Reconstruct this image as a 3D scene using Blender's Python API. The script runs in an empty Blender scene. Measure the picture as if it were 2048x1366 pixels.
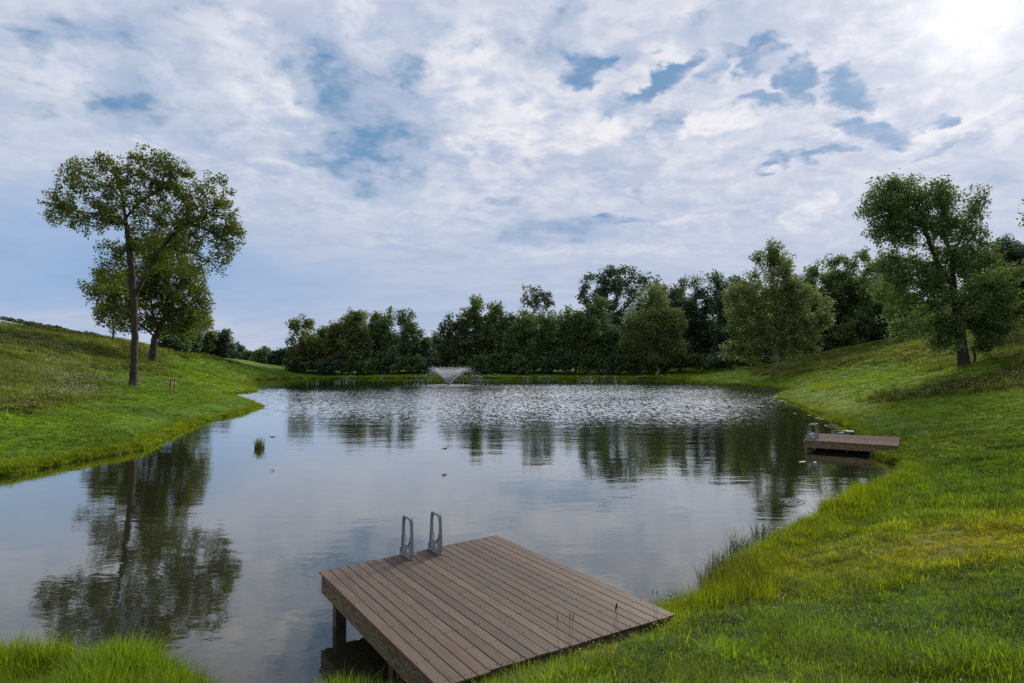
import bpy, math, random
import numpy as np
from mathutils import Vector, Matrix

SC = bpy.context.scene
COL = SC.collection
R = math.radians

# ------------------------------------------------------------------ camera
CAMZ, F, HOR = 3.70, 1300.0, 722.0
cd = bpy.data.cameras.new('camera'); cam = bpy.data.objects.new('camera', cd); COL.objects.link(cam)
cd.sensor_width = 36.0; cd.lens = 36.0 * F / 2048.0; cd.clip_start = 0.05; cd.clip_end = 5000
cam.location = (0, 0, CAMZ)
cam.rotation_euler = (R(90) + math.atan((HOR - 683) / F), 0, 0)
SC.camera = cam
SUN_AZ, SUN_EL = R(36.0), R(24.0)          # azimuth clockwise from +Y
SUN = Vector((math.sin(SUN_AZ) * math.cos(SUN_EL), math.cos(SUN_AZ) * math.cos(SUN_EL), math.sin(SUN_EL)))

# ------------------------------------------------------------------ node expressions
class N:
    """tiny wrapper so that node graphs can be written as expressions"""
    def __init__(s, t, sock): s.t, s.s = t, sock
    @staticmethod
    def _m(t, op, *a, clamp=False):
        n = t.nodes.new('ShaderNodeMath'); n.operation = op; n.use_clamp = clamp
        for i, v in enumerate(a):
            if isinstance(v, N): t.links.new(v.s, n.inputs[i])
            else: n.inputs[i].default_value = v
        return N(t, n.outputs[0])
    def __add__(s, o): return N._m(s.t, 'ADD', s, o)
    __radd__ = __add__
    def __sub__(s, o): return N._m(s.t, 'SUBTRACT', s, o)
    def __rsub__(s, o): return N._m(s.t, 'SUBTRACT', o, s)
    def __mul__(s, o): return N._m(s.t, 'MULTIPLY', s, o)
    __rmul__ = __mul__
    def __truediv__(s, o): return N._m(s.t, 'DIVIDE', s, o)
    def pow(s, o): return N._m(s.t, 'POWER', s, o)
    def max(s, o): return N._m(s.t, 'MAXIMUM', s, o)
    def min(s, o): return N._m(s.t, 'MINIMUM', s, o)
    def exp(s): return N._m(s.t, 'EXPONENT', s)
    def sin(s): return N._m(s.t, 'SINE', s)
    def sqrt(s): return N._m(s.t, 'SQRT', s)
    def clamp(s): return N._m(s.t, 'ADD', s, 0.0, clamp=True)
    def smooth(s, a, b, lo=0.0, hi=1.0):
        n = s.t.nodes.new('ShaderNodeMapRange'); n.interpolation_type = 'SMOOTHSTEP'
        s.t.links.new(s.s, n.inputs[0])
        for i, v in zip((1, 2, 3, 4), (a, b, lo, hi)): n.inputs[i].default_value = v
        return N(s.t, n.outputs[0])
def vec(t, x, y, z):
    n = t.nodes.new('ShaderNodeCombineXYZ')
    for i, v in enumerate((x, y, z)):
        if isinstance(v, N): t.links.new(v.s, n.inputs[i])
        else: n.inputs[i].default_value = v
    return N(t, n.outputs[0])
def sep(v):
    n = v.t.nodes.new('ShaderNodeSeparateXYZ'); v.t.links.new(v.s, n.inputs[0])
    return [N(v.t, n.outputs[i]) for i in range(3)]
def noise(v, scale=1.0, detail=4.0, rough=0.5, dist=0.0, color=False):
    n = v.t.nodes.new('ShaderNodeTexNoise'); v.t.links.new(v.s, n.inputs['Vector'])
    n.inputs['Scale'].default_value = scale; n.inputs['Detail'].default_value = detail
    n.inputs['Roughness'].default_value = rough; n.inputs['Distortion'].default_value = dist
    return N(v.t, n.outputs['Color' if color else 'Fac'])
def mix(t, f, a, b, mode='MIX'):
    n = t.nodes.new('ShaderNodeMix'); n.data_type = 'RGBA'; n.blend_type = mode; n.clamp_factor = True
    for k, v in ((0, f), (6, a), (7, b)):
        if isinstance(v, N): t.links.new(v.s, n.inputs[k])
        elif k == 0: n.inputs[0].default_value = v
        else: n.inputs[k].default_value = tuple(v) + (1.0,)
    return N(t, n.outputs[2])
def cscale(c, f):
    n = c.t.nodes.new('ShaderNodeVectorMath'); n.operation = 'SCALE'
    c.t.links.new(c.s, n.inputs[0])
    if isinstance(f, N): c.t.links.new(f.s, n.inputs['Scale'])
    else: n.inputs['Scale'].default_value = f
    return N(c.t, n.outputs[0])

# ------------------------------------------------------------------ world: Nishita sky behind a layer of cloud
world = bpy.data.worlds.new('World'); SC.world = world; world.use_nodes = True
wt = world.node_tree; wt.nodes.clear()
def build_world():
    t = wt
    tc = t.nodes.new('ShaderNodeTexCoord'); d = N(t, tc.outputs['Generated'])
    x, y, z = sep(d)
    zz = z.max(0.0) + 0.26
    qx, qy = x / zz, y / zz
    q = vec(t, qx, qy, 0.0)
    # warp the cloud plane a little so that nothing in it is smooth-edged
    w1 = noise(q, 4.6, 3, 0.55, color=True); wr, wg, wb = sep(w1)
    w2 = noise(q, 15.0, 5, 0.65, color=True); vr, vg, vb = sep(w2)
    ux = qx + (wr - 0.5) * 0.20 + (vr - 0.5) * 0.13
    uy = qy + (wg - 0.5) * 0.20 + (vg - 0.5) * 0.13
    def qpix(px, py):
        v = Vector((px - 1024.0, F, HOR - py)).normalized(); k = max(v.z, 0) + 0.26
        return Vector((v.x / k, v.y / k))
    def field(blobs):
        tot = None
        for (px, py, a, b, ang, amp) in blobs:
            c = qpix(px, py); e = 4.0
            jx = (qpix(px + e, py) - c) / e; jy = (qpix(px, py + e) - c) / e
            Ji = Matrix(((jx.x, jy.x), (jx.y, jy.y))).inverted()
            ca, sa = math.cos(R(ang)), math.sin(R(ang))
            Rm = Matrix(((ca / a, sa / a), (-sa / b, ca / b))); A = Rm @ Ji
            dx, dy = ux - c.x, uy - c.y
            e1 = dx * A[0][0] + dy * A[0][1]; e2 = dx * A[1][0] + dy * A[1][1]
            g = (e1 * e1 + e2 * e2).smooth(0.0, 2.2, amp, 0.0)
            tot = g if tot is None else tot + g
        return tot
    gaps = field([(765, 235, 135, 95, 40, .42), (690, 320, 130, 50, 20, .48), (850, 90, 60, 90, -60, .3), (560, 130, 90, 40, 40, .2),
                  (225, 190, 85, 60, 40, .42), (1120, 45, 70, 60, -50, .4),
                  (1175, 122, 52, 30, -30, .75), (1335, 138, 62, 24, -38, 1.0), (1262, 188, 62, 20, -35, .85),
                  (1517, 128, 34, 30, -20, 1.0), (1612, 155, 38, 34, 0, 1.1), (1718, 160, 50, 36, 25, 1.1), (1430, 125, 40, 20, -30, .6),
                  (1380, 170, 60, 20, -20, .5),
                  (1755, 245, 85, 24, 8, .9), (1882, 222, 32, 13, -8, .8), (1605, 314, 75, 13, -8, .9), (1905, 280, 80, 9, -17, .8),
                  (1470, 55, 130, 45, 5, .42), (1850, 90, 55, 22, -20, .5), (1110, 465, 150, 26, -6, .35), (1000, 402, 50, 12, 0, .4),
                  (1330, 235, 50, 22, -30, .5), (1280, 375, 26, 14, 50, .45), (1190, 330, 45, 15, 10, .35), (2020, 350, 70, 22, 0, .35), (1240, 438, 45, 8, 0, .4),
                  (100, 50, 130, 55, 0, .34), (340, 70, 150, 60, 25, .30), (610, 70, 110, 55, 40, .30), (420, 250, 120, 50, 30, .22), (1250, 100, 44, 20, -30, .5), (1500, 90, 60, 14, 0, .5), (1560, 200, 70, 12, -5, .5), (1680, 300, 60, 9, -12, .6), (900, 210, 60, 40, 0, .25)])
    lows = field([(60, 520, 420, 120, 0, .75), (430, 560, 260, 70, 0, .3), (700, 610, 260, 70, 0, .35), (880, 440, 120, 20, 0, .2), (1900, 390, 120, 30, 0, .25)])
    puffs = field([(990, 190, 70, 110, -70, .3), (1140, 270, 120, 30, -10, .35), (1330, 210, 160, 50, -20, .15), (1440, 245, 90, 18, -5, .6),
                   (1608, 430, 30, 40, 10, .7), (1675, 460, 22, 40, 0, .5), (900, 110, 60, 60, 0, .4), (520, 120, 150, 60, 30, .35),
                   (110, 160, 120, 70, 0, .25), (1200, 495, 200, 10, 0, .5), (1960, 230, 140, 20, -15, .5), (560, 583, 120, 7, 0, .4), (1340, 440, 90, 8, -6, .35),
                   (100, 440, 200, 40, 0, .2), (940, 285, 60, 20, 0, .3)])
    n1 = noise(vec(t, qx * 1.1 + qy * .25, qy * 0.9 - qx * .3, 1.7), 3.0, 4, 0.5, 0.3)
    n2 = noise(vec(t, qx * 1.1 + qy * .3 + (wr - 0.5) * 0.12, qy * 1.0 - qx * .35 + (wg - 0.5) * 0.12, 4.2), 7.0, 9, 0.6, 0.0)
    n3 = noise(vec(t, qx + (wr - 0.5) * 0.1, qy * 1.05 + (wg - 0.5) * 0.1, 9.2), 15.0, 9, 0.6)
    n4 = noise(vec(t, qx * 0.7, qy * 1.5, 3.0), 5.0, 6, 0.6, 0.5)
    up = z.smooth(0.06, 0.33)                                    # broken cloud overhead, veil low down
    sd = x * SUN.x + y * SUN.y + z * SUN.z
    glow1 = sd.max(0.0).pow(7.0); glow2 = sd.max(0.0).pow(40.0); glow3 = sd.max(0.0).pow(450.0)
    gapm = ((n1 - 0.53) * 1.0 + (n2 - 0.52) * 1.8 + (n3 - 0.5) * 0.7) * (up * 0.7 + 0.3) + gaps * (n2 * 1.1 + n3 * 0.9 - 0.26) - puffs * 0.4 - 0.02 - glow2 * 0.2
    gap = gapm.smooth(-0.14, 0.74)
    lowb = (lows * 0.9 + (n4 - 0.5) * 0.5).smooth(0.05, 0.95)
    # cloud tones: grey lavender base, white tops where lit
    top = ((n3 - 0.5) * 1.5 + (n2 - 0.5) * 1.5 + puffs * 0.5 + 0.36 - gaps * 0.2) 
    lit = (top * (up * 0.8 + 0.2) + 0.12).smooth(0.12, 0.95)
    grey = mix(t, n4.smooth(0.3, 0.7), (0.36, 0.44, 0.60), (0.46, 0.51, 0.635))
    white = mix(t, sd.smooth(0.2, 0.95), (0.63, 0.655, 0.73), (0.78, 0.77, 0.80))
    c = mix(t, lit, grey, white)
    c = mix(t, lowb, c, (0.25, 0.385, 0.60))
    c = mix(t, glow1 * 0.25, c, (0.66, 0.66, 0.72))
    c = mix(t, gap, c, (0.145, 0.275, 0.46))
    c = cscale(c, glow2 * 0.06 + 1.0)
    c = mix(t, (glow3 * 0.5).clamp(), c, (1.25, 1.23, 1.18))
    below = z.smooth(-0.02, 0.0)
    c = mix(t, below, (0.2, 0.22, 0.16), c)
    sky = t.nodes.new('ShaderNodeTexSky'); sky.sky_type = 'NISHITA'; sky.sun_disc = False
    sky.sun_elevation = SUN_EL; sky.sun_rotation = SUN_AZ; sky.air_density = 1.0; sky.dust_density = 0.6; sky.ozone_density = 2.0
    b1 = t.nodes.new('ShaderNodeBackground'); b1.inputs[1].default_value = 0.075; t.links.new(sky.outputs[0], b1.inputs[0])
    b2 = t.nodes.new('ShaderNodeBackground'); b2.inputs[1].default_value = 0.95; t.links.new(c.s, b2.inputs[0])
    ms = t.nodes.new('ShaderNodeMixShader'); f = gap * below * 0.12
    t.links.new(f.s, ms.inputs[0]); t.links.new(b2.outputs[0], ms.inputs[1]); t.links.new(b1.outputs[0], ms.inputs[2])
    out = t.nodes.new('ShaderNodeOutputWorld'); t.links.new(ms.outputs[0], out.inputs[0])
build_world()
world.cycles.sampling_method = 'MANUAL'; world.cycles.sample_map_resolution = 512

sl = bpy.data.lights.new('sun', 'SUN'); sl.energy = 4.0; sl.angle = R(18.0); sl.color = (1.0, 0.93, 0.80)
so = bpy.data.objects.new('sun', sl); COL.objects.link(so); so.location = SUN * 200
so.rotation_euler = SUN.to_track_quat('Z', 'Y').to_euler()

vs = SC.view_settings; vs.view_transform = 'Standard'; vs.look = 'None'; vs.exposure = 0.28; vs.gamma = 1.0; vs.use_curve_mapping = False
SC.cycles.max_bounces = 6; SC.cycles.transparent_max_bounces = 6; SC.cycles.diffuse_bounces = 4; SC.cycles.transmission_bounces = 4
SC.cycles.use_denoising = False; SC.cycles.sample_clamp_indirect = 3.0; SC.cycles.sample_clamp_direct = 8.0; SC.cycles.volume_bounces = 0

# ------------------------------------------------------------------ helpers
rng = np.random.default_rng(11); random.seed(5)
def at(px, py, Y):                       # the place that stands at depth Y behind this direction
    return Vector(((px - 1024.0) / F * Y, Y, CAMZ - (py - HOR) / F * Y))
def tag(o, label=None, cat=None, group=None, kind=None):
    if label: o['label'] = label
    if cat: o['category'] = cat
    if group: o['group'] = group
    if kind: o['kind'] = kind
    return o
def obj(name, me, parent=None, mat=None):
    o = bpy.data.objects.new(name, me); COL.objects.link(o)
    if mat is not None and not me.materials: me.materials.append(mat)
    if parent: o.parent = parent
    return o
def empty(name, loc, rz=0.0):
    o = bpy.data.objects.new(name, None); COL.objects.link(o); o.location = loc; o.rotation_euler = (0, 0, rz)
    o.empty_display_size = 0.2
    return o
def mesh_np(name, verts, faces, smooth=False, attrs=None):
    """verts (n,3), faces (m,k) with one k for all"""
    verts = np.asarray(verts, np.float32); faces = np.asarray(faces, np.int32); m, k = faces.shape
    me = bpy.data.meshes.new(name)
    me.vertices.add(len(verts)); me.vertices.foreach_set('co', verts.ravel())
    me.loops.add(m * k); me.loops.foreach_set('vertex_index', faces.ravel())
    me.polygons.add(m); me.polygons.foreach_set('loop_start', np.arange(0, m * k, k, dtype=np.int32))
    if smooth: me.polygons.foreach_set('use_smooth', np.ones(m, bool))
    for nm, (tp, dat) in (attrs or {}).items():
        a = me.attributes.new(nm, tp, 'POINT')
        key = {'FLOAT': 'value', 'FLOAT_VECTOR': 'vector', 'FLOAT_COLOR': 'color', 'INT': 'value'}[tp]
        a.data.foreach_set(key, np.ascontiguousarray(dat).ravel())
    me.update(calc_edges=True)
    return me
def quat_from(verts, faces_list, name, smooth=False):
    me = bpy.data.meshes.new(name); me.from_pydata([tuple(v) for v in verts], [], faces_list); me.update()
    if smooth:
        for p in me.polygons: p.use_smooth = True
    return me
def hexa(P, bevel=0.0, name='box'):
    """box from its 4 lower and 4 upper corners (each counter-clockwise from above)"""
    import bmesh
    bm = bmesh.new(); v = [bm.verts.new(p) for p in P]
    for f in ((3, 2, 1, 0), (4, 5, 6, 7), (0, 1, 5, 4), (1, 2, 6, 5), (2, 3, 7, 6), (3, 0, 4, 7)): bm.faces.new([v[i] for i in f])
    bmesh.ops.recalc_face_normals(bm, faces=bm.faces)
    if bevel: bmesh.ops.bevel(bm, geom=list(bm.edges), offset=bevel, segments=1, affect='EDGES')
    me = bpy.data.meshes.new(name); bm.to_mesh(me); bm.free(); return me
def box(cx, cy, cz, sx, sy, sz, bevel=0.0, rz=0.0, name='box'):
    P = []
    c, s = math.cos(rz), math.sin(rz)
    for dz in (-.5, .5):
        for dx, dy in ((-.5, -.5), (.5, -.5), (.5, .5), (-.5, .5)):
            a, b = dx * sx, dy * sy
            P.append((cx + a * c - b * s, cy + a * s + b * c, cz + dz * sz))
    return hexa(P, bevel, name)

# ------------------------------------------------------------------ materials
def mat(name):
    m = bpy.data.materials.new(name); m.use_nodes = True; t = m.node_tree; t.nodes.clear()
    out = t.nodes.new('ShaderNodeOutputMaterial'); return m, t, out
def geo_pos(t): return N(t, t.nodes.new('ShaderNodeNewGeometry').outputs['Position'])
def obj_co(t): return N(t, t.nodes.new('ShaderNodeTexCoord').outputs['Object'])
def attr(t, name, typ='GEOMETRY', out='Fac'):
    n = t.nodes.new('ShaderNodeAttribute'); n.attribute_name = name; n.attribute_type = typ; return N(t, n.outputs[out])
def oinfo(t): return N(t, t.nodes.new('ShaderNodeObjectInfo').outputs['Random'])
def principled(t, out, color, rough=0.6, spec=0.3, bump=None, bstr=0.3, bdist=0.02, metal=0.0):
    p = t.nodes.new('ShaderNodeBsdfPrincipled')
    if isinstance(color, N): t.links.new(color.s, p.inputs['Base Color'])
    else: p.inputs['Base Color'].default_value = tuple(color) + (1,)
    if isinstance(rough, N): t.links.new(rough.s, p.inputs['Roughness'])
    else: p.inputs['Roughness'].default_value = rough
    p.inputs['Specular IOR Level'].default_value = spec; p.inputs['Metallic'].default_value = metal
    if bump is not None:
        b = t.nodes.new('ShaderNodeBump'); b.inputs['Strength'].default_value = bstr; b.inputs['Distance'].default_value = bdist
        t.links.new(bump.s, b.inputs['Height']); t.links.new(b.outputs[0], p.inputs['Normal'])
    t.links.new(p.outputs[0], out.inputs[0]); return p
def leafy(t, out, color, trans=0.45, rough=0.5, gloss=0.06):
    df = t.nodes.new('ShaderNodeBsdfDiffuse'); tr = t.nodes.new('ShaderNodeBsdfTranslucent')
    gl = t.nodes.new('ShaderNodeBsdfGlossy'); gl.inputs['Roughness'].default_value = rough; gl.inputs['Color'].default_value = (.8, .8, .8, 1)
    hs = t.nodes.new('ShaderNodeHueSaturation'); hs.inputs['Hue'].default_value = 0.485; hs.inputs['Saturation'].default_value = 1.1; hs.inputs['Value'].default_value = 1.35
    t.links.new(color.s, df.inputs[0]); t.links.new(color.s, hs.inputs['Color']); t.links.new(hs.outputs[0], tr.inputs[0])
    m1 = t.nodes.new('ShaderNodeMixShader'); m1.inputs[0].default_value = trans
    t.links.new(df.outputs[0], m1.inputs[1]); t.links.new(tr.outputs[0], m1.inputs[2])
    m2 = t.nodes.new('ShaderNodeMixShader'); m2.inputs[0].default_value = gloss
    t.links.new(m1.outputs[0], m2.inputs[1]); t.links.new(gl.outputs[0], m2.inputs[2])
    t.links.new(m2.outputs[0], out.inputs[0])
def leaf_mat(name, a, b, c, trans=0.42):
    m, t, out = mat(name); v = attr(t, 'v'); w = attr(t, 'w')
    col = mix(t, v.smooth(0.0, 1.0), a, b); col = mix(t, w.smooth(0.80, 0.99) * 0.8, col, c)
    leafy(t, out, col, trans); return m
def bark_mat(name, a, b, s=1.0):
    m, t, out = mat(name); p = obj_co(t); x, y, z = sep(p)
    st = vec(t, x, y, z * 0.22); n = noise(st, 9 * s, 6, 0.65, 0.4); n2 = noise(p, 1.3, 3, 0.5)
    col = mix(t, (n * 0.8 + n2 * 0.4).smooth(0.35, 0.8), a, b)
    principled(t, out, col, 0.9, 0.15, n, 1.0, 0.05); return m
def plain(name, c, rough=0.6, spec=0.3, var=0.25, scale=6.0, metal=0.0):
    m, t, out = mat(name); n = noise(obj_co(t), scale, 5, 0.6)
    a = tuple(v * (1 - var) for v in c); b = tuple(min(1, v * (1 + var)) for v in c)
    principled(t, out, mix(t, n.smooth(.25, .75), a, b), rough, spec, n, 0.3, 0.01, metal); return m

# ------------------------------------------------------------------ the pond's outline (waterline)
def wl(px, py):
    Y = CAMZ * F / (py - HOR); return ((px - 1024.0) * Y / F, Y)
shore_ctrl = [(-12, 7.3), (-8.5, 7.5), (-6.0, 7.35), (-4.6, 7.55), (-3.9, 7.35), (-3.3, 6.95), (-2.9, 6.3), (-2.45, 6.1), (-2.0, 6.75), (-1.55, 6.9),
              (-1.25, 6.75), (-0.6, 7.2), (0.1, 7.9), (1.0, 8.7), (2.0, 9.15), (2.75, 9.65),
              wl(1425, 1170), wl(1505, 1112), wl(1640, 1042), wl(1730, 1000), wl(1790, 958), wl(1797, 933), (13.9, 25.2), (15.3, 27.5), (16.4, 30.5),
              wl(1705, 863), wl(1668, 842), wl(1640, 828), wl(1612, 817), wl(1580, 806), wl(1556, 794), wl(1566, 786), wl(1594, 780.5), wl(1560, 777), wl(1500, 772), wl(1400, 764), wl(1345, 759), (29.0, 137.6),
              (12, 138.6), (-13, 138.3), (-30, 138.8), wl(600, 757), wl(545, 758.5), wl(503, 762), wl(484, 768), wl(498, 773), wl(515, 778), wl(505, 785),
              wl(462, 789.5), wl(488, 799), wl(524, 811), wl(500, 824), wl(400, 847), wl(345, 871), wl(290, 898), wl(205, 914), wl(100, 934), wl(0, 952),
              (-21, 18.5), (-26, 13.5), (-25, 9), (-18, 7)]
def catmull(P, n=8):
    P = np.array(P); out = []
    for i in range(len(P)):
        a, b, c, d = P[i - 1], P[i], P[(i + 1) % len(P)], P[(i + 2) % len(P)]
        for k in range(n):
            u = k / n
            out.append(0.5 * ((2 * b) + (c - a) * u + (2 * a - 5 * b + 4 * c - d) * u * u + (3 * b - a - 3 * c + d) * u ** 3))
    return np.array(out)
SH = catmull(shore_ctrl, 8)
_o = np.random.default_rng(3)
SH = SH + _o.normal(0, 1, SH.shape) * (0.012 + 0.0022 * np.abs(SH[:, 1:2])) 
def shore_d(x, y):
    """signed distance to the waterline, positive on land"""
    x = np.atleast_1d(np.asarray(x, float)).ravel(); y = np.atleast_1d(np.asarray(y, float)).ravel()
    A = SH; B = np.roll(SH, -1, 0); out = np.empty(len(x))
    AB = B - A; L2 = (AB ** 2).sum(1)
    for s in range(0, len(x), 20000):
        X = x[s:s + 20000, None]; Y = y[s:s + 20000, None]
        u = np.clip(((X - A[:, 0]) * AB[:, 0] + (Y - A[:, 1]) * AB[:, 1]) / L2, 0, 1)
        d = np.sqrt(((X - A[:, 0] - u * AB[:, 0]) ** 2 + (Y - A[:, 1] - u * AB[:, 1]) ** 2).min(1))
        cr = ((A[:, 1] > Y) != (B[:, 1] > Y)) & (X < AB[:, 0] * (Y - A[:, 1]) / np.where(AB[:, 1] == 0, 1e-9, AB[:, 1]) + A[:, 0])
        out[s:s + 20000] = np.where(cr.sum(1) % 2 == 1, -d, d)
    return out

ctrl = [(0, 0, 2.0), (-3, 3, 1.15), (3.98, 5.05, 1.2), (2.8, 5.4, 1.0), (0.8, 5.0, 0.95), (2.1, 7.6, .55), (0.9, 6.75, .66), (-0.25, 5.95, .62), (-0.9, 5.5, .6), (2.5, 7.3, .68), (1.4, 6.5, .8), (.2, 5.7, .8), (7.6, 9.6, .9), (11.4, 14.5, .65), (16.7, 21.2, .8), (28.9, 36.7, 1.55),
        (37.8, 48, 3.7), (63, 80, 8.2), (38, 55, 2.94), (44, 108, 1.3), (78, 150, 7.6), (80.6, 130, 9.1), (86.6, 110, 10.0), (44.8, 75, 2.66), (53, 120, 2.5), (39, 119, 1.5),
        (40, 140, .9), (30, 146, .8), (0, 146, .8), (-25, 146, .8), (-45, 146, .85), (95, 172, 12), (62, 178, 7), (110, 200, 13), (0, 170, .8), (-40, 175, 1.0), (40, 175, 2.5),
        (-34.9, 60, 1.2), (-29.2, 56, .95), (-20.8, 26.4, 1.0), (-37.7, 47.9, 2.3), (-51, 65, 4.8), (-69, 88, 8.35), (-67.5, 95, 7.9), (-63, 100, 7.0), (-62, 112, 5.8), (-62, 130, 4.7),
        (-60.5, 150, 3.6), (-53.5, 150, 1.9), (-88, 105, 7.2), (-88, 125, 5.0), (-85, 150, 3.0), (-85, 190, 2), (-80, 70, 9.2), (-110, 90, 8.5),
        (0, -20, 3.5), (-30, -20, 4), (30, -20, 4), (-8, 2, 1.1), (-15, 1, 1.2), (-32, 8, 2.5), (20, 2, 2.6), (30, 15, 3.4), (50, 30, 6), (85, 60, 11),
        (-45, 30, 4.6), (-60, 45, 7.5), (-200, 250, 1), (0, 300, 1), (200, 250, 14), (200, 80, 18), (-200, 50, 12), (0, -200, 6), (150, -100, 10), (-150, -100, 8)]
ctrl = np.array(ctrl, float)
for p in SH[::10]: ctrl = np.vstack([ctrl, [p[0], p[1], 0.0]])
def _tps(r): return r * r * np.log(r + 1e-6)
def _fit():
    P = ctrl[:, :2] / 50.0; z = ctrl[:, 2]; n = len(P)
    K = _tps(np.linalg.norm(P[:, None] - P[None], axis=2)) + np.eye(n) * 0.004
    Q = np.c_[np.ones(n), P]; A = np.block([[K, Q], [Q.T, np.zeros((3, 3))]])
    return np.linalg.solve(A, np.r_[z, 0, 0, 0])
_W = _fit()
def _tz(x, y):
    P = ctrl[:, :2] / 50.0; n = len(P); out = np.empty(len(x))
    for s in range(0, len(x), 20000):
        q = np.c_[x[s:s + 20000], y[s:s + 20000]] / 50.0
        K = _tps(np.linalg.norm(q[:, None] - P[None], axis=2))
        out[s:s + 20000] = K @ _W[:n] + _W[n] + q @ _W[n + 1:]
    return out
def vnoise(x, y, s, seed=0):
    """smooth value noise in numpy"""
    x = np.asarray(x, float) / s; y = np.asarray(y, float) / s
    xi, yi = np.floor(x).astype(np.int64), np.floor(y).astype(np.int64); fx, fy = x - xi, y - yi
    def h(a, b):
        v = (a * 374761393 + b * 668265263 + seed * 974634777) & 0xffffffff
        v = ((v ^ (v >> 13)) * 1274126177) & 0xffffffff
        return ((v ^ (v >> 16)) & 0xffff) / 65535.0
    fx = fx * fx * (3 - 2 * fx); fy = fy * fy * (3 - 2 * fy)
    return (h(xi, yi) * (1 - fx) + h(xi + 1, yi) * fx) * (1 - fy) + (h(xi, yi + 1) * (1 - fx) + h(xi + 1, yi + 1) * fx) * fy
def sm(a, b, v): v = np.clip((v - a) / (b - a), 0, 1); return v * v * (3 - 2 * v)
def height(x, y, d=None):
    x = np.atleast_1d(np.asarray(x, float)).ravel(); y = np.atleast_1d(np.asarray(y, float)).ravel()
    if d is None: d = shore_d(x, y)
    r = np.hypot(x, y); lump = (vnoise(x, y, 1.1, 1) - .5) * .07 + (vnoise(x, y, 3.7, 2) - .5) * .16 + (vnoise(x, y, .45, 3) - .5) * .035
    lump = lump + (vnoise(x, y, 14, 4) - .5) * .5 * sm(12, 40, d)
    land = 0.05 + 0.15 * sm(0.0, 0.28, d) + np.maximum(_tz(x, y), 0.0) * sm(0.0, 1.9, d) + lump * sm(0.1, 1.5, d)
    land = np.maximum(land, 0.04)
    bed = np.maximum(-0.25 + d * 0.55, -1.6)
    z = np.where(d > 0, land, np.where(d > -0.12, 0.05 + (d / 0.12) * 0.30, bed))
    return z
def hz(x, y): return float(height([x], [y])[0])

# ------------------------------------------------------------------ what grows where (plant differences, with some sunlight painted into the tint, used by the soil and by the grass)
def cover(x, y, d):
    """returns mown, meadow, dry, yellow, flower weights"""
    Yp = np.maximum(y, 1.0); px = 1024 + x / Yp * F
    n1 = vnoise(x, y, 2.3, 7); n2 = vnoise(x, y, .8, 8); n3 = vnoise(x, y, 7.0, 9); n4 = vnoise(x + y * .3, y, 16, 10)
    edge = d + (n3 - .5) * 5 + (n1 - .5) * 2
    left = (x < 0)
    limit = np.where(left, np.where(y < 45, 6.5, 9.5), 13.5 - 4 * sm(60, 100, y))
    limit = np.where((~left) & (y < 30), 15.0, limit)
    meadow = sm(limit - .8, limit + 1.6, edge) * (y > 14)
    meadow = np.where(y > 141, 0.3 * sm(4, 8, d), meadow)
    # weedy brown patch below the right tree
    patch = sm(1.0, .6, np.hypot((x - 31.0 - (y - 44) * .15) / 7.5, (y - 43.5 + (x - 31) * .55) / 5.0) + (n1 - .5) * .5)
    patch = np.where(x > 0, patch, 0) * .7
    # pale flowering band on the left slope
    fl = np.exp(-((y - 62 - (-x - 42) * .9) / 6.0) ** 2) * (x < -30) * sm(0.3, .7, vnoise(x, y, 5, 12))
    fl = np.maximum(fl, np.exp(-((y - 44 - (-x - 30) * 1.2) / 3.0) ** 2) * (x < -24) * (x > -42) * sm(.4, .75, vnoise(x, y, 3, 13)) * .8)
    fl = fl * sm(5, 9, d)
    yel = sm(.42, .78, n3) * .45 + sm(1.4, .15, d) * .75 + sm(9, 2, d) * (x > 8) * (y > 22) * .4 * sm(.2, .7, n1)  # right-bank term: lime grass, also yellowed to offset the tree shade
    yel = np.maximum(yel, np.exp(-(((x - 6.6) / 3.6) ** 2 + ((y - 10.4) / 2.0) ** 2)) * 1.15)
    yel = np.maximum(yel, np.exp(-(((x - 4.0) / 1.5) ** 2 + ((y - 8.6) / 1.0) ** 2)) * .6)
    dry = sm(.60, .92, n2 * .6 + n1 * .5) * (.2 + .5 * meadow) + patch
    bare = np.exp(-(((x - 6.6) / 3.0) ** 2 + ((y - 10.2) / 1.5) ** 2)) * sm(.5, .78, n2) * .8
    return meadow, np.clip(dry, 0, 1), np.clip(yel, 0, 1.1), np.clip(fl, 0, 1), patch, np.clip(bare, 0, 1)
def tint_of(x, y, d, jit=True):
    me, dry, yel, fl, patch, bare = cover(x, y, d)
    c = np.empty((len(x), 3)); base = np.array([.088, .158, .014]); mead = np.array([.105, .140, .028]); ye = np.array([.175, .235, .008]); dr = np.array([.150, .120, .055])
    n = vnoise(x, y, 4.3, 20)[:, None]
    c[:] = base * (0.85 + .4 * n)
    c = c * (1 - me[:, None]) + mead * (.75 + .6 * n) * me[:, None]
    yl = (yel * (1 - me * .8))[:, None]; c = c * (1 - yl * .8) + ye * yl * .8
    crest = (sm(30, 44, d) * (x < -40))[:, None]; c = c * (1 - crest * .6) + np.array([.16, .19, .012]) * crest * .6  # sunlight on the left crest, painted in as a yellower tint
    wn = (np.exp(-(((x - 6.6) / 3.4) ** 2 + ((y - 10.3) / 1.7) ** 2)) * (.3 + .7 * vnoise(x, y, .9, 23)))[:, None]; c = c * (1 - wn * .8) + np.array([.27, .25, .02]) * wn * .8
    dk = (dry * .7)[:, None]; c = c * (1 - dk) + dr * dk
    return c

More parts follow.
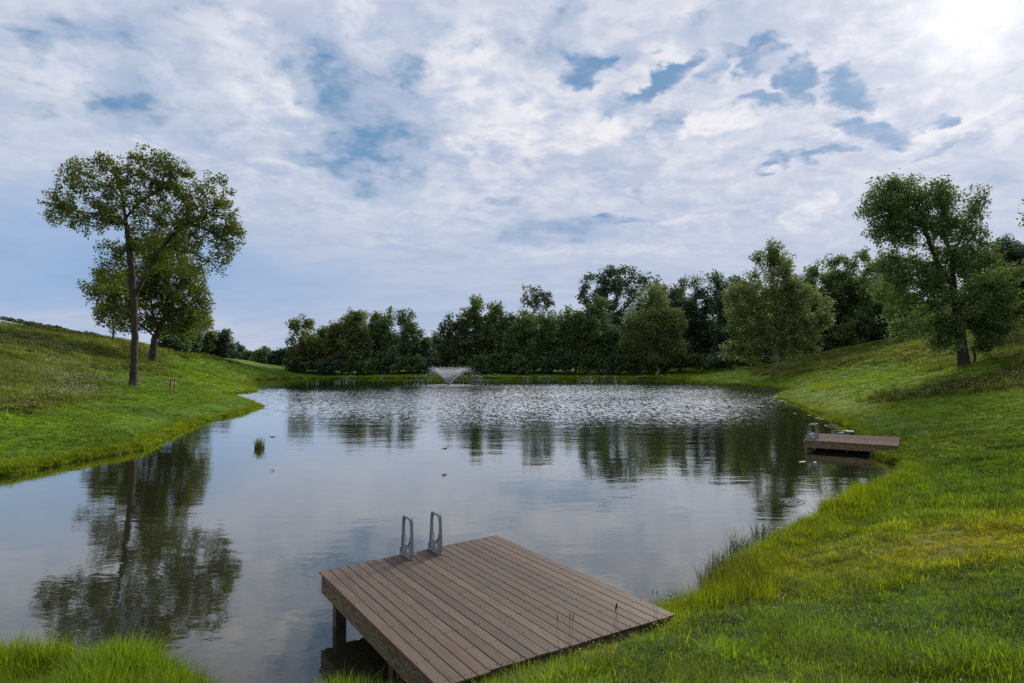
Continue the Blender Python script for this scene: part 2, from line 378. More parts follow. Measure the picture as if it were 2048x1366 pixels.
# ------------------------------------------------------------------ ground
def build_ground():
    ang = np.unique(np.r_[np.arange(-180, -52, 4.0), np.arange(-52, 52, .26), np.arange(52, 180.1, 4.0)])
    rad = [0.6]
    while rad[-1] < 160: rad.append(rad[-1] + max(.05, rad[-1] * .0125))
    while rad[-1] < 3000: rad.append(rad[-1] * 1.07)
    rad = np.array(rad); A, Rr = np.meshgrid(np.radians(ang), rad); x, y = (Rr * np.sin(A)).ravel(), (Rr * np.cos(A)).ravel()
    d = shore_d(x, y); r = np.hypot(x, y); z = height(x, y, d)
    far = sm(190, 420, r); z = z * (1 - far) + (-2.0) * far
    na, nr = len(ang), len(rad); i = np.arange(na - 1)[None] + np.arange(nr - 1)[:, None] * na
    f = np.stack([i, i + 1, i + na + 1, i + na], -1).reshape(-1, 4)
    tint = tint_of(x, y, d); me, dry, yel, fl, patch, bare = cover(x, y, d)
    mask = np.c_[bare, me, sm(.14, -.04, d), np.ones(len(x))]
    m = mesh_np('ground', np.c_[x, y, z], f[:, ::-1], True, {'tint': ('FLOAT_COLOR', np.c_[tint, np.ones(len(x))]), 'cover': ('FLOAT_COLOR', mask)})
    # disc under the feet
    mt, t, out = mat('meadow_soil'); p = geo_pos(t)
    tn = attr(t, 'tint', out='Color'); cv = N(t, attr(t, 'cover', out='Color').s); br, mw, mud = sep(cv)
    n1 = noise(p, 14, 6, .7); n2 = noise(p, 2.2, 5, .65); n3 = noise(p, .35, 4, .6); n5 = noise(p, 45, 3, .7)
    col = cscale(tn, (n1 - .5) * 1.1 + (n2 - .5) * .9 + (n3 - .5) * .5 + .95)
    col = mix(t, n5.smooth(.55, .8) * .35, col, (.16, .15, .06))
    col = mix(t, (br * 1.3 * n1.smooth(.3, .7)).clamp(), col, (.085, .068, .032))
    col = mix(t, mud, col, (.035, .027, .016))
    principled(t, out, col, .95, .08, n1 * .6 + n2, .9, .12)
    o = obj('ground', m, None, mt); tag(o, kind='structure'); return o
build_ground()

# ------------------------------------------------------------------ water
FOUNT = at(898, 771, 98.0); FOUNT.z = 0.0
def build_water():
    m, t, out = mat('pond_water'); p = geo_pos(t); x, y, z = sep(p)
    st = vec(t, x * .55, y, 0.0)
    big = noise(vec(t, x * .30, y * .75, 0.0), .9, 2, .5, .4)
    mid = noise(vec(t, x * .6, y * 1.1, 3.0), 3.0, 3, .55, .2)
    fine = noise(vec(t, x * .8, y, 7.0), 8.5, 2, .5)
    patch = noise(vec(t, x * .045, y * .05, 11.0), 1.0, 3, .55)
    # a breeze ruffles the far and the right-hand water; the near and left water lies calm
    dx = (x - 14.0) / 34.0; dy = (y - 78.0) / 44.0
    breeze = (dx * dx + dy * dy).smooth(.15, 1.5, 1.0, 0.0)
    calm = y.smooth(15.0, 48.0)
    left = (x + y * .12).smooth(-32.0, -16.0)
    ruf = (breeze * (.55 + patch * .9) + calm * .14 * (patch * 1.4) + .035)
    shade_r = (x - y * .30).smooth(2.0, 9.0) * y.smooth(66.0, 46.0)   # lee of the right bank
    ruf = ruf * (1.0 - shade_r * .85)
    rx, ry = x - FOUNT.x, y - FOUNT.y; rr = (rx * rx + ry * ry).sqrt()
    fnt = rr.smooth(4.2, 5.4, 1.0, 0.0)
    ring0 = at(1581, 1001, 17.2); r2x, r2y = x - ring0.x, y - ring0.y; r2 = (r2x * r2x + r2y * r2y).sqrt()
    rings = (r2 * 42.0).sin() * r2.smooth(.05, .65, .0016, 0.0)
    h = big * (ruf * .030 + .007) + mid * (ruf * .020 + .0016) + fine * (ruf * .008 + .0004 + fnt * .004) + rings
    b = t.nodes.new('ShaderNodeBump'); b.inputs['Strength'].default_value = 1.0; b.inputs['Distance'].default_value = 1.0
    t.links.new(h.s, b.inputs['Height'])
    # choppy facets of the breeze: slopes, stronger along the wind
    ex, ey = (x - 8.0) / 46.0, (y - 72.0) / 40.0
    chop = (ex * ex + ey * ey).smooth(.35, 1.15, 1.0, 0.0) * (1.0 - shade_r) * (patch * 1.5 + .1).clamp() * y.smooth(25.0, 54.0) * y.smooth(128.0, 106.0)
    g1 = noise(vec(t, x * 6.0, y * 1.15, 5.0), 1.0, 2, .6, color=True); a1, b1, c1 = sep(g1)
    g2 = noise(vec(t, x * 13.0, y * 2.8, 9.0), 1.0, 1, .5, color=True); a2, b2, c2 = sep(g2)
    right = (x + y * .05).smooth(-8.0, 14.0)
    amp = chop * (right * .70 + .42)
    sy = ((b1 - .5) * 1.25 + (b2 - .5) * .6 - .17) * amp
    sx = ((a1 - .5) * .8 + (a2 - .5) * .4) * amp
    va = t.nodes.new('ShaderNodeVectorMath'); va.operation = 'ADD'; t.links.new(b.outputs[0], va.inputs[0])
    off = vec(t, sx * .55, sy * .55, 0.0); t.links.new(off.s, va.inputs[1])
    vn = t.nodes.new('ShaderNodeVectorMath'); vn.operation = 'NORMALIZE'; t.links.new(va.outputs[0], vn.inputs[0])
    murk = noise(vec(t, x * .1, y * .1, 2.0), 1.0, 3, .5)
    c = mix(t, murk, (.016, .018, .009), (.030, .028, .014))
    df = t.nodes.new('ShaderNodeBsdfDiffuse'); t.links.new(c.s, df.inputs[0])
    gl = t.nodes.new('ShaderNodeBsdfGlossy'); gl.inputs['Color'].default_value = (1.0, .98, .935, 1); t.links.new(vn.outputs[0], gl.inputs['Normal'])
    rg_ = chop * (1.0 - right) * .08 + .018 + fnt * .06; t.links.new(rg_.s, gl.inputs['Roughness'])
    lw = t.nodes.new('ShaderNodeLayerWeight'); lw.inputs['Blend'].default_value = .5; t.links.new(b.outputs[0], lw.inputs['Normal'])
    fr = N(t, lw.outputs['Facing']).pow(4.1) * 1.33 + .03            ; fr = fr.min(.98)
    ms = t.nodes.new('ShaderNodeMixShader'); t.links.new(fr.s, ms.inputs[0]); t.links.new(df.outputs[0], ms.inputs[1]); t.links.new(gl.outputs[0], ms.inputs[2]); t.links.new(ms.outputs[0], out.inputs[0])
    me = quat_from([(-60, 3, 0), (55, 3, 0), (55, 142, 0), (-60, 142, 0)], [(0, 1, 2, 3)], 'pond_water')
    tag(obj('pond_water', me, None, m), kind='structure')
build_water()

# ------------------------------------------------------------------ trees
BARK = bark_mat('grey_bark', (.035, .028, .022), (.12, .10, .085)); BARK_PALE = bark_mat('pale_bark', (.10, .085, .065), (.30, .27, .22))
BARK_DARK = bark_mat('dark_bark', (.02, .017, .013), (.07, .058, .045))
LEAF = {
    'olive': leaf_mat('olive_leaves', (.052, .090, .012), (.150, .200, .022), (.20, .14, .03)),
    'mid': leaf_mat('green_leaves', (.066, .122, .034), (.162, .235, .056), (.15, .17, .03)),
    'dark': leaf_mat('dark_leaves', (.046, .092, .032), (.110, .180, .052), (.09, .13, .03)),
    'deep': leaf_mat('deep_blue_green_leaves', (.038, .078, .038), (.090, .145, .060), (.07, .10, .03)),
    'light': leaf_mat('light_feathery_leaves', (.100, .150, .042), (.205, .265, .076), (.22, .26, .08)),
    'russet': leaf_mat('russet_tinged_leaves', (.046, .080, .024), (.100, .145, .036), (.14, .09, .035)),
    'far': leaf_mat('far_leaves', (.028, .050, .024), (.055, .085, .038), (.06, .09, .04)),
}
def tubes(chains, sides):
    V, Fc, o = [], [], 0
    for pts, rad in chains:
        pts = np.asarray(pts, float); n = len(pts)
        if n < 2: continue
        tg = np.gradient(pts, axis=0); tg /= np.linalg.norm(tg, axis=1, keepdims=True) + 1e-9
        ref = np.array([1.0, .13, .07]) if abs(tg[0, 0]) < .8 else np.array([.1, 1.0, .1])
        a = np.cross(tg, ref); a /= np.linalg.norm(a, axis=1, keepdims=True) + 1e-9; b = np.cross(tg, a)
        s = sides if rad[0] > .07 else 4
        th = np.arange(s) / s * 2 * np.pi
        ring = pts[:, None] + (a[:, None] * np.cos(th)[None, :, None] + b[:, None] * np.sin(th)[None, :, None]) * np.asarray(rad)[:, None, None]
        V.append(ring.reshape(-1, 3)); i = np.arange(n - 1)[:, None] * s + np.arange(s)[None]; j = np.arange(n - 1)[:, None] * s + (np.arange(s)[None] + 1) % s
        Fc.append(np.stack([i, j, j + s, i + s], -1).reshape(-1, 4) + o); o += n * s
    return np.vstack(V), np.vstack(Fc)
def colonize(base, fork, attr_pts, step, infl, kill, rg, lean=None, maxit=140, limbs=None):
    pts = [np.array(base, float)]; par = [-1]
    if limbs:
        for li, pl in enumerate(limbs):
            if li == 0: cur = 0; pl = pl[1:]
            else: cur = int(np.argmin([np.linalg.norm(p - pl[0]) for p in pts])); pl = pl[1:]
            for q in pl:
                a = pts[cur]; n = max(1, int(round(np.linalg.norm(q - a) / step)))
                for k in range(1, n + 1): pts.append(a + (q - a) * k / n + rg.normal(0, .05, 3) * step * (li > 0)); par.append(cur); cur = len(pts) - 1
        fork = None
    n = 0 if fork is None else max(2, int(np.linalg.norm(np.array(fork) - base) / step)); f = None if fork is None else np.array(fork, float)
    for k in range(1, n + 1):
        u = k / n; q = base * (1 - u) + f * u
        if lean is not None: q = q + np.array(lean) * math.sin(u * math.pi)
        pts.append(q); par.append(len(pts) - 2)
    A = attr_pts.copy(); near = np.full(len(A), -1); nd = np.full(len(A), 1e9); alive = np.ones(len(A), bool)
    def upd(i0):
        P = np.array(pts[i0:]); D = np.linalg.norm(A[:, None] - P[None], axis=2); j = D.argmin(1); dd = D[np.arange(len(A)), j]
        m = dd < nd; nd[m] = dd[m]; near[m] = j[m] + i0
    start = max(1, len(pts) - 3) if not limbs else max(1, int(np.linalg.norm(limbs[0][1] - limbs[0][0]) / step)); upd(start)
    for it in range(maxit):
        alive &= nd > kill
        if not alive.any(): break
        m = alive & (nd < infl)
        if not m.any(): m = alive
        idx = near[m]; P = np.array(pts); dv = A[m] - P[idx]; dv /= np.linalg.norm(dv, axis=1, keepdims=True) + 1e-9
        u, inv = np.unique(idx, return_inverse=True); S = np.zeros((len(u), 3)); np.add.at(S, inv, dv)
        S += rg.normal(0, .12, S.shape) ; S /= np.linalg.norm(S, axis=1, keepdims=True) + 1e-9
        i0 = len(pts)
        for k, ui in enumerate(u):
            q = pts[ui] + S[k] * step
            pts.append(q); par.append(int(ui))
        upd(i0)
        if len(pts) > 5000: break
    return np.array(pts), np.array(par)
def radii(pts, par, r_base, tip, ex=2.35):
    n = len(pts); a = np.zeros(n); kids = [[] for _ in range(n)]
    for i in range(1, n): kids[par[i]].append(i)
    for i in range(n - 1, -1, -1):
        a[i] = tip ** ex if not kids[i] else a[i]
        if par[i] >= 0: a[par[i]] += a[i]
    r = a ** (1 / ex); return r * (1 if r_base is None else 1), kids
def chains_of(pts, par, r, kids, rmin):
    out = []; heads = [0]; 
    while heads:
        h = heads.pop(); c = [h] if par[h] < 0 else [par[h], h]; i = h
        while kids[i]:
            k = sorted(kids[i], key=lambda q: -r[q]); heads.extend(q for q in k[1:] if r[q] > rmin); i = k[0]
            if r[i] < rmin: break
            c.append(i)
        rr = [r[q] for q in c]
        if par[h] >= 0: rr[0] = min(rr[0], rr[1] * 1.15)
        out.append((pts[c], np.array(rr)))
    return out
def leaves_mesh(name, C, size, rg, aspect=.62, upb=.5, clump_v=None, droop=.0):
    n = len(C); nr = rg.normal(0, 1, (n, 3)); nr[:, 2] = np.abs(nr[:, 2]) + upb; nr /= np.linalg.norm(nr, axis=1, keepdims=True)
    ax = rg.normal(0, 1, (n, 3)); ax[:, 2] -= droop; ax -= nr * (ax * nr).sum(1, keepdims=True); ax /= np.linalg.norm(ax, axis=1, keepdims=True) + 1e-9
    bx = np.cross(nr, ax); s = (size * rg.uniform(.5, 1.5, n))[:, None]
    V = np.stack([C - ax * s * .5, C + bx * s * aspect * .5 + nr * s * .08, C + ax * s * .5, C - bx * s * aspect * .5 + nr * s * .08], 1).reshape(-1, 3)
    f = np.arange(n * 4).reshape(n, 4)
    v = np.clip(rg.normal(.45, .22, n) + (0 if clump_v is None else clump_v), 0, 1); w = rg.uniform(0, 1, n)
    return mesh_np(name, V, f, False, {'v': ('FLOAT', np.repeat(v, 4).astype(np.float32)), 'w': ('FLOAT', np.repeat(w, 4).astype(np.float32))})

def make_tree(name, base, blobs, Y, leaf, nleaf, lsize, r_trunk, label, bark=BARK, seed=0, natt=500, fork=None, step=None, cl_r=None, spread=None,
              group=None, depth=.85, ncl=None, flare=1.35, lean=None, cat='tree', upb=.5, bulge=1.0, rmin=.012, hollow=.35, limbs=None, droop=0.0):
    """blobs: (px, py, rx, ry) in the photograph, turned into real ellipsoids standing at depth Y"""
    rg = np.random.default_rng(seed); base = np.array(base, float); px2m = Y / F
    E_ = []
    for bl in blobs:
        px, py, rx, ry = bl[:4]; off = bl[4] if len(bl) > 4 else 0.0
        c = at(px, py, Y); rd = math.sqrt(rx * ry) * px2m * depth
        yo = (rg.uniform(-.35, .35) * rd + off)
        E_.append((np.array([c.x, c.y + yo, c.z]) - base, np.array([rx * px2m, rd, ry * px2m])))
    vol = np.array([e[1].prod() ** .58 for e in E_]); vol /= vol.sum()
    H = max(e[0][2] + e[1][2] for e in E_)
    cl_r = cl_r or H * .055; ncl = ncl or 110
    # clump centres spread through the crown, denser to its outside
    cs = []
    k = rg.choice(len(E_), ncl, p=vol)
    for i in k:
        u = rg.normal(0, 1, 3); u /= np.linalg.norm(u); rr = rg.uniform(hollow ** 3, 1) ** (1 / 3) * bulge
        cs.append(E_[i][0] + u * E_[i][1] * rr)
    cs = np.array(cs); cs = cs[cs[:, 2] > H * .07]; ncl = len(cs)
    pick = rg.integers(0, ncl, natt); A = cs[pick] + rg.normal(0, 1, (natt, 3)) * cl_r * .55
    step = step or H * .022
    fk = np.array(fork, float) if fork is not None else np.array([0, 0, max(.8, cs[:, 2].min() * .9)])
    LB = None
    if limbs:
        LB = []
        for li, pl in enumerate(limbs):
            dy = 0 if li == 0 else rg.uniform(-1, 1) * H * .10; P = []
            for k, (px, py) in enumerate(pl):
                c = at(px, py, Y); P.append(np.array([c.x, c.y, c.z]) - base + np.array([0, dy * k / max(1, len(pl) - 1), 0]))
            if li == 0: P[0] = np.zeros(3)
            LB.append(P)
        fk = LB[0][max(1, len(LB[0]) // 2)]
    pts, par = colonize(np.zeros(3), fk, A, step, H * .22, step * 1.3, rg, lean, limbs=LB)
    r, kids = radii(pts, par, None, max(.008, r_trunk * .028), 2.3)
    nf = max(2, int(np.linalg.norm(fk) / step)); rf = r[min(nf, len(r) - 1)]; t0 = r.min()
    r = t0 + (r - t0) / max(1e-6, rf - t0) * (r_trunk * .66 - t0)
    nt = np.linalg.norm(pts - pts[0], axis=1); fl = 1 + (flare - 1) * np.exp(-nt / (r_trunk * 1.6)); on = np.zeros(len(pts), bool)
    on[:max(2, int(np.linalg.norm(fk) / step) + 1)] = True
    r = np.where(on, np.maximum(r, r_trunk * (1 - .25 * nt / max(.1, np.linalg.norm(fk)))) * fl, np.minimum(r, r_trunk * .66))
    pts = pts + rg.normal(0, 1, pts.shape) * step * .07 * (nt > .2)[:, None]; pts[0, 2] = -0.3
    ch = chains_of(pts, par, r, kids, rmin)
    V, Fc = tubes(ch, 10 if r_trunk > .25 and Y < 120 else 6)
    root = empty(name, base); tag(root, label, cat, group)
    obj('trunk', mesh_np('trunk', V, Fc, True), root, bark)
    # leaves: round the fine twigs, gathered in clumps
    tips = np.where((r < r_trunk * .22) & ~on)[0]
    if len(tips) < 20: tips = np.where(~on)[0]
    spread = spread or cl_r * .55
    n1 = int(nleaf * .6); uu = rg.normal(0, 1, (n1, 3)); uu /= np.linalg.norm(uu, axis=1, keepdims=True); q = pts[rg.choice(tips, n1)] + uu * rg.uniform(0, 1, (n1, 1)) ** .5 * spread * 1.55
    n2 = nleaf - n1; pk = rg.integers(0, ncl, n2); u = rg.normal(0, 1, (n2, 3)); u /= np.linalg.norm(u, axis=1, keepdims=True); u[:, 2] = u[:, 2] * .75 + .12
    sz = rg.uniform(.6, 1.35, ncl)[pk][:, None]
    q2 = cs[pk] + u * cl_r * sz * rg.uniform(.35, 1, (n2, 1)) ** .5
    q = np.vstack([q, q2]); q = q[q[:, 2] > H * .04]
    cv = (vnoise(q[:, 0] + 50, q[:, 2] + q[:, 1] + 50, cl_r * 1.6, seed) - .5) * .5
    obj('crown', leaves_mesh('crown', q, lsize, rg, upb=upb, clump_v=cv, droop=droop), root, LEAF[leaf])
    return root

def ground_at(px, Y):
    x = (px - 1024) / F * Y; return (x, Y, hz(x, Y))

# --- the tall tree on the left bank
make_tree('shade_tree', ground_at(268, 60), [(262, 345, 66, 38), (200, 365, 62, 42), (320, 340, 50, 40), (110, 410, 42, 34), (165, 430, 50, 36), (150, 345, 24, 28), (215, 430, 40, 45), (405, 400, 48, 44), (445, 440, 34, 60), (400, 470, 45, 40),
          (350, 415, 45, 50), (300, 400, 40, 45), (285, 470, 32, 45), (440, 510, 24, 30), (330, 500, 50, 34), (235, 500, 40, 28), (215, 550, 34, 26), (180, 570, 22, 12), (380, 540, 30, 26), (425, 358, 16, 18)],
          60, 'olive', 44000, .215, .32, 'tall open tree with a straight grey trunk and forked limbs alone on the left bank', seed=3, natt=1700, step=.30, cl_r=.72,
          spread=.28, ncl=290, hollow=.2, depth=.8, rmin=.014, bark=BARK_DARK, flare=1.5,
          limbs=[[(268, 776), (269, 690), (267, 610), (261, 540), (252, 480), (246, 435), (240, 395), (228, 360), (222, 330)], [(267, 600), (288, 550), (315, 505), (345, 468), (380, 445), (420, 425)], [(249, 455), (232, 432), (195, 425), (150, 418)],
                 [(246, 435), (265, 402), (295, 375), (322, 345)], [(330, 487), (352, 500), (385, 505), (425, 525)], [(240, 395), (210, 372), (180, 355)], [(380, 445), (425, 465), (450, 475)], [(266, 600), (235, 578), (195, 572)], [(290, 548), (320, 540), (360, 550)], [(320, 345), (330, 320)], [(252, 490), (232, 500), (215, 515)], [(305, 520), (300, 470), (310, 430)], [(425, 525), (440, 548)], [(195, 572), (175, 575)], [(150, 418), (110, 415)], [(450, 475), (465, 500)]])
# --- behind it, at the brow of the slope
make_tree('broad_tree', ground_at(305, 88), [(330, 540, 62, 45), (370, 590, 50, 45), (290, 560, 45, 45), (240, 590, 45, 40), (330, 640, 62, 35), (390, 640, 32, 28), (270, 640, 40, 25), (300, 500, 40, 30), (340, 480, 30, 20)],
          88, 'olive', 26000, .36, .50, 'broad leafy tree at the brow of the left slope, half hidden by the tall tree', seed=8, natt=800, ncl=150, cl_r=1.25, spread=.5, fork=(.2, 0, 3.0), bark=BARK_DARK)
make_tree('slender_tree', ground_at(226, 100), [(222, 560, 34, 30), (195, 590, 26, 30), (240, 600, 28, 34), (200, 635, 22, 26), (180, 575, 18, 14), (228, 630, 24, 20)],
          100, 'olive', 7000, .34, .17, 'slender thin-trunked tree on the brow left of the broad leafy tree', seed=9, natt=300, ncl=45, cl_r=1.1, spread=.5, rmin=.02)
# --- right-hand trees in the open
make_tree('sycamore_tree', ground_at(1554, 108), [(1548, 515, 18, 26), (1515, 525, 16, 20), (1578, 535, 18, 24), (1545, 560, 50, 30), (1500, 600, 50, 34), (1590, 595, 52, 34), (1550, 620, 60, 45), (1480, 650, 36, 34), (1615, 650, 44, 32), (1560, 670, 66, 34), (1500, 690, 40, 25), (1470, 700, 26, 16), (1640, 640, 22, 16), (1600, 695, 38, 16), (1640, 610, 16, 12)],
          108, 'light', 34000, .40, .36, 'full pyramid-crowned tree with short bare trunk standing alone right of the pond', seed=21, natt=900, ncl=230, cl_r=1.25, spread=.6, fork=(0, 0, 3.2), bark=BARK_PALE, upb=.9)
make_tree('leaning_crown_tree', ground_at(1928, 55), [(1790, 390, 55, 40), (1760, 430, 36, 34), (1860, 400, 60, 36), (1930, 405, 48, 38), (1950, 450, 34, 36), (1800, 450, 50, 26), (1870, 450, 60, 30), (1780, 475, 36, 18), (1840, 500, 50, 26), (1900, 530, 62, 34),
          (1850, 560, 60, 34), (1940, 580, 60, 40), (1990, 600, 44, 36), (1860, 610, 55, 30), (1930, 640, 70, 28), (1990, 650, 40, 22), (1880, 660, 40, 26), (1800, 540, 40, 26), (1810, 380, 30, 30), (1800, 590, 46, 34), (1830, 640, 44, 26), (2010, 560, 40, 40), (2030, 620, 34, 36), (1890, 685, 30, 14), (1990, 690, 24, 14), (1970, 520, 34, 26), (1895, 385, 34, 26), (1895, 440, 44, 26)],
          55, 'mid', 76000, .20, .42, 'large many-limbed tree leaning left on the right hillside with a thick dark trunk', seed=31, natt=1700,
          limbs=[[(1928, 740), (1924, 690), (1920, 650), (1910, 585), (1908, 511), (1891, 467), (1898, 430)], [(1904, 575), (1873, 528), (1842, 458), (1807, 440), (1780, 420)], [(1908, 515), (1930, 475), (1945, 440)], [(1893, 470), (1860, 447), (1830, 425), (1800, 390)],
                 [(1926, 680), (1908, 662), (1886, 636), (1850, 610)], [(1873, 528), (1830, 518), (1790, 508)], [(1915, 620), (1950, 590), (1985, 600)], [(1920, 655), (1955, 640), (1995, 640)], [(1898, 430), (1910, 395)], [(1842, 458), (1850, 420), (1860, 390)], [(1910, 590), (1880, 565), (1850, 560)]], step=.27, cl_r=.8, spread=.36, ncl=380, bark=BARK_DARK, rmin=.014, hollow=.25)
make_tree('sapling', ground_at(1944, 55.4), [(1965, 650, 30, 20), (1975, 680, 18, 14), (2000, 655, 16, 12), (1950, 690, 14, 10)], 55.4, 'dark', 3500, .18, .11,
          'thin crooked sapling hard against the right side of the leaning tree', seed=33, natt=160, ncl=30, cl_r=.5, spread=.28, bark=BARK_DARK, lean=(.25, 0, 0))
make_tree('edge_tree', ground_at(2230, 50), [(2190, 380, 100, 60), (2230, 460, 110, 60), (2240, 560, 110, 60), (2130, 420, 50, 50), (2290, 450, 80, 100)],
          50, 'russet', 24000, .22, .40, 'tree cut off by the right edge of the photo, only crown tips in view', seed=35, natt=500, ncl=150, cl_r=.8, spread=.4, bark=BARK_DARK)
make_tree('hill_tree', ground_at(2020, 84), [(2010, 510, 44, 24), (1990, 560, 50, 34), (2040, 560, 50, 40), (2070, 520, 40, 30), (2030, 610, 60, 30), (2000, 500, 20, 14)],
          84, 'deep', 20000, .34, .30, 'dark round-headed tree on the right hill just behind the leaning tree', seed=37, natt=400, ncl=120, cl_r=1.2, spread=.5, bark=BARK_DARK)

# --- the wood beyond the dam and up the right-hand slope
def auto_blobs(px, top, hw, base, rg, shape='round'):
    Hh = base - top; out = []
    if shape == 'round':
        out = [(px, top + hw * .75, hw * .8, hw * .7), (px - hw * .5, top + hw * 1.35, hw * .55, hw * .6), (px + hw * .5, top + hw * 1.25, hw * .55, hw * .6)]
    elif shape == 'tall':
        out = [(px, top + hw * .6, hw * .55, hw * .6), (px - hw * .3, top + hw * 1.3, hw * .6, hw * .7), (px + hw * .35, top + hw * 1.6, hw * .6, hw * .7)]
    elif shape == 'wide':
        out = [(px - hw * .55, top + hw * .5, hw * .5, hw * .42), (px + hw * .5, top + hw * .45, hw * .52, hw * .4), (px, top + hw * .45, hw * .5, hw * .42)]
    y = max(b[1] for b in out)
    while y < base - hw * .35:
        y += hw * .5
        for s in (-1, 0, 1): out.append((px + s * hw * .55 + rg.uniform(-.1, .1) * hw, min(y, base - hw * .3) + rg.uniform(-.15, .15) * hw, hw * rg.uniform(.38, .5), hw * rg.uniform(.35, .48)))
    return out
WOOD = [  # px, top, half width, depth, leaf, shape, bark, label
    (608, 634, 34, 146, 'olive', 'tall', 'first tree of the far wood, at its left end, ragged and dark green'),
    (652, 650, 26, 152, 'mid', 'round', 'low round tree second from the left end of the far wood'),
    (684, 636, 24, 148, 'olive', 'tall', 'narrow vine-draped tree between the low round tree and the twin-topped one'),
    (716, 616, 28, 147, 'light', 'tall', 'vine-covered yellowish tree rising highest in the left clump of the far wood'),
    (752, 622, 26, 151, 'olive', 'tall', 'slim olive tree just right of the vine-covered yellowish one'),
    (796, 618, 38, 148, 'dark', 'round', 'dark lumpy tree closing the left clump of the far wood'),
    (838, 672, 26, 150, 'deep', 'round', 'low dark tree in the dip behind the fountain'),
    (874, 668, 24, 156, 'deep', 'tall', 'dark cedar-like tree in the dip just left of the red-tinged one'),
    (908, 636, 32, 148, 'russet', 'round', 'red-tinged tree right above the fountain'),
    (950, 594, 34, 150, 'mid', 'tall', 'tall green tree with a pointed top to the right of the fountain'),
    (1000, 602, 34, 152, 'mid', 'round', 'full green tree next right of the pointed-topped one'),
    (1046, 628, 32, 147, 'mid', 'tall', 'mid green tree in front of the sparse-topped tree'),
    (1098, 622, 34, 149, 'mid', 'round', 'leafy green tree right of the sparse-topped tree'),
    (1150, 612, 36, 146, 'mid', 'round', 'green tree left below the big dark oak-like crown'),
    (1196, 600, 34, 148, 'dark', 'tall', 'green tree directly in front of the big dark crown'),
    (1372, 562, 40, 158, 'deep', 'round', 'dark tree between the feathery pale tree and the twin-crowned one'),
    (1425, 545, 58, 158, 'dark', 'wide', 'broad dark twin-crowned tree left of the lone pyramid-crowned tree'),
    (1470, 562, 34, 150, 'deep', 'round', 'deep green tree behind the left side of the lone pyramid-crowned tree'),
    (1640, 527, 46, 150, 'mid', 'round', 'green tree rising behind the right side of the lone pyramid-crowned tree'),
    (1702, 502, 52, 146, 'mid', 'wide', 'tall open-topped tree of the right slope wood, between two lower crowns'),
    (1345, 572, 34, 165, 'dark', 'round', 'dark tree seen between the feathery tree and the twin-crowned one'),
    (1515, 545, 44, 156, 'dark', 'round', 'dark tree just left behind the top of the lone pyramid-crowned tree'),
    (1596, 540, 44, 158, 'mid', 'round', 'green tree just right behind the top of the lone pyramid-crowned tree'),
    (1672, 545, 40, 152, 'dark', 'round', 'dark tree filling between two taller trees of the slope wood'),
    (1745, 528, 44, 150, 'mid', 'round', 'green tree right of the open-topped slope tree'),
    (1800, 560, 44, 146, 'dark', 'round', 'dark tree seen through the gap left of the leaning tree'),
    (1762, 560, 44, 140, 'mid', 'round', 'rounded tree left below the leaning tree, at the wood edge'),
    (1822, 590, 46, 136, 'deep', 'round', 'dark tree of the slope wood seen behind the leaning tree'),
    (1890, 590, 46, 132, 'dark', 'round', 'wood-edge tree hidden behind the middle of the leaning tree'),
    (1960, 590, 46, 128, 'dark', 'round', 'wood-edge tree low behind the right side of the leaning tree'),
    (2040, 570, 46, 124, 'dark', 'round', 'last wood-edge tree at the right side of the photo'),
]
for i, (px, top, hw, Y, lf, shp, lab) in enumerate(WOOD):
    hw *= 1.14
    rg = np.random.default_rng(100 + i); g = ground_at(px, Y); py_base = HOR + (CAMZ - g[2]) / Y * F
    area = hw * (py_base - top)
    make_tree('woodland_tree', g, auto_blobs(px, top, hw, py_base - 6, rg, shp), Y, lf, int(min(16000, 6000 + area * 1.2)), .50, .22 + .05 * rg.uniform(),
              lab, seed=100 + i, natt=260, ncl=int(50 + area / 85), cl_r=1.35, spread=.7, step=.7, group='trees of the wood beyond the pond',
              bark=BARK_PALE if i in (4, 10, 11, 12) else BARK, rmin=.035, depth=.9, fork=(rg.uniform(-.6, .6), 0, rg.uniform(2.5, 5)))
make_tree('oak_tree', ground_at(1215, 178), [(1185, 585, 36, 28), (1215, 555, 36, 24), (1250, 555, 34, 26), (1230, 600, 55, 36), (1200, 640, 40, 40), (1260, 640, 40, 40), (1310, 570, 26, 22), (1325, 600, 24, 24), (1295, 610, 24, 30), (1300, 650, 30, 40)],
          178, 'deep', 20000, .62, .5, 'largest dark crown standing high behind the middle of the far wood', seed=61, natt=450, ncl=150, cl_r=1.7, spread=.8, step=.8, rmin=.04, group='trees of the wood beyond the pond', depth=.8)
make_tree('feathery_tree', ground_at(1312, 141), [(1305, 590, 28, 30), (1325, 620, 38, 28), (1290, 640, 40, 30), (1345, 650, 30, 26), (1310, 670, 52, 30), (1275, 690, 34, 24), (1350, 690, 34, 24), (1315, 715, 50, 18), (1262, 640, 18, 26)],
          141, 'light', 22000, .42, .28, 'pale feathery soft-crowned tree leaning in front of the largest dark crown', seed=62, natt=450, ncl=200, cl_r=1.3, spread=.7, step=.65, rmin=.03, bark=BARK_PALE, group='trees of the wood beyond the pond', upb=1.0, hollow=.2, lean=(.5, 0, 0))
make_tree('sparse_tree', ground_at(1068, 160), [(1060, 590, 18, 22), (1078, 600, 14, 18), (1096, 600, 12, 18), (1040, 605, 14, 10), (1070, 630, 36, 16)],
          160, 'russet', 2600, .50, .30, 'gaunt sparse-topped tree with half-bare branches above the middle of the far wood', seed=63, natt=420, ncl=44, cl_r=1.0, spread=.45, step=.6, rmin=.03, bark=BARK_DARK, group='trees of the wood beyond the pond')
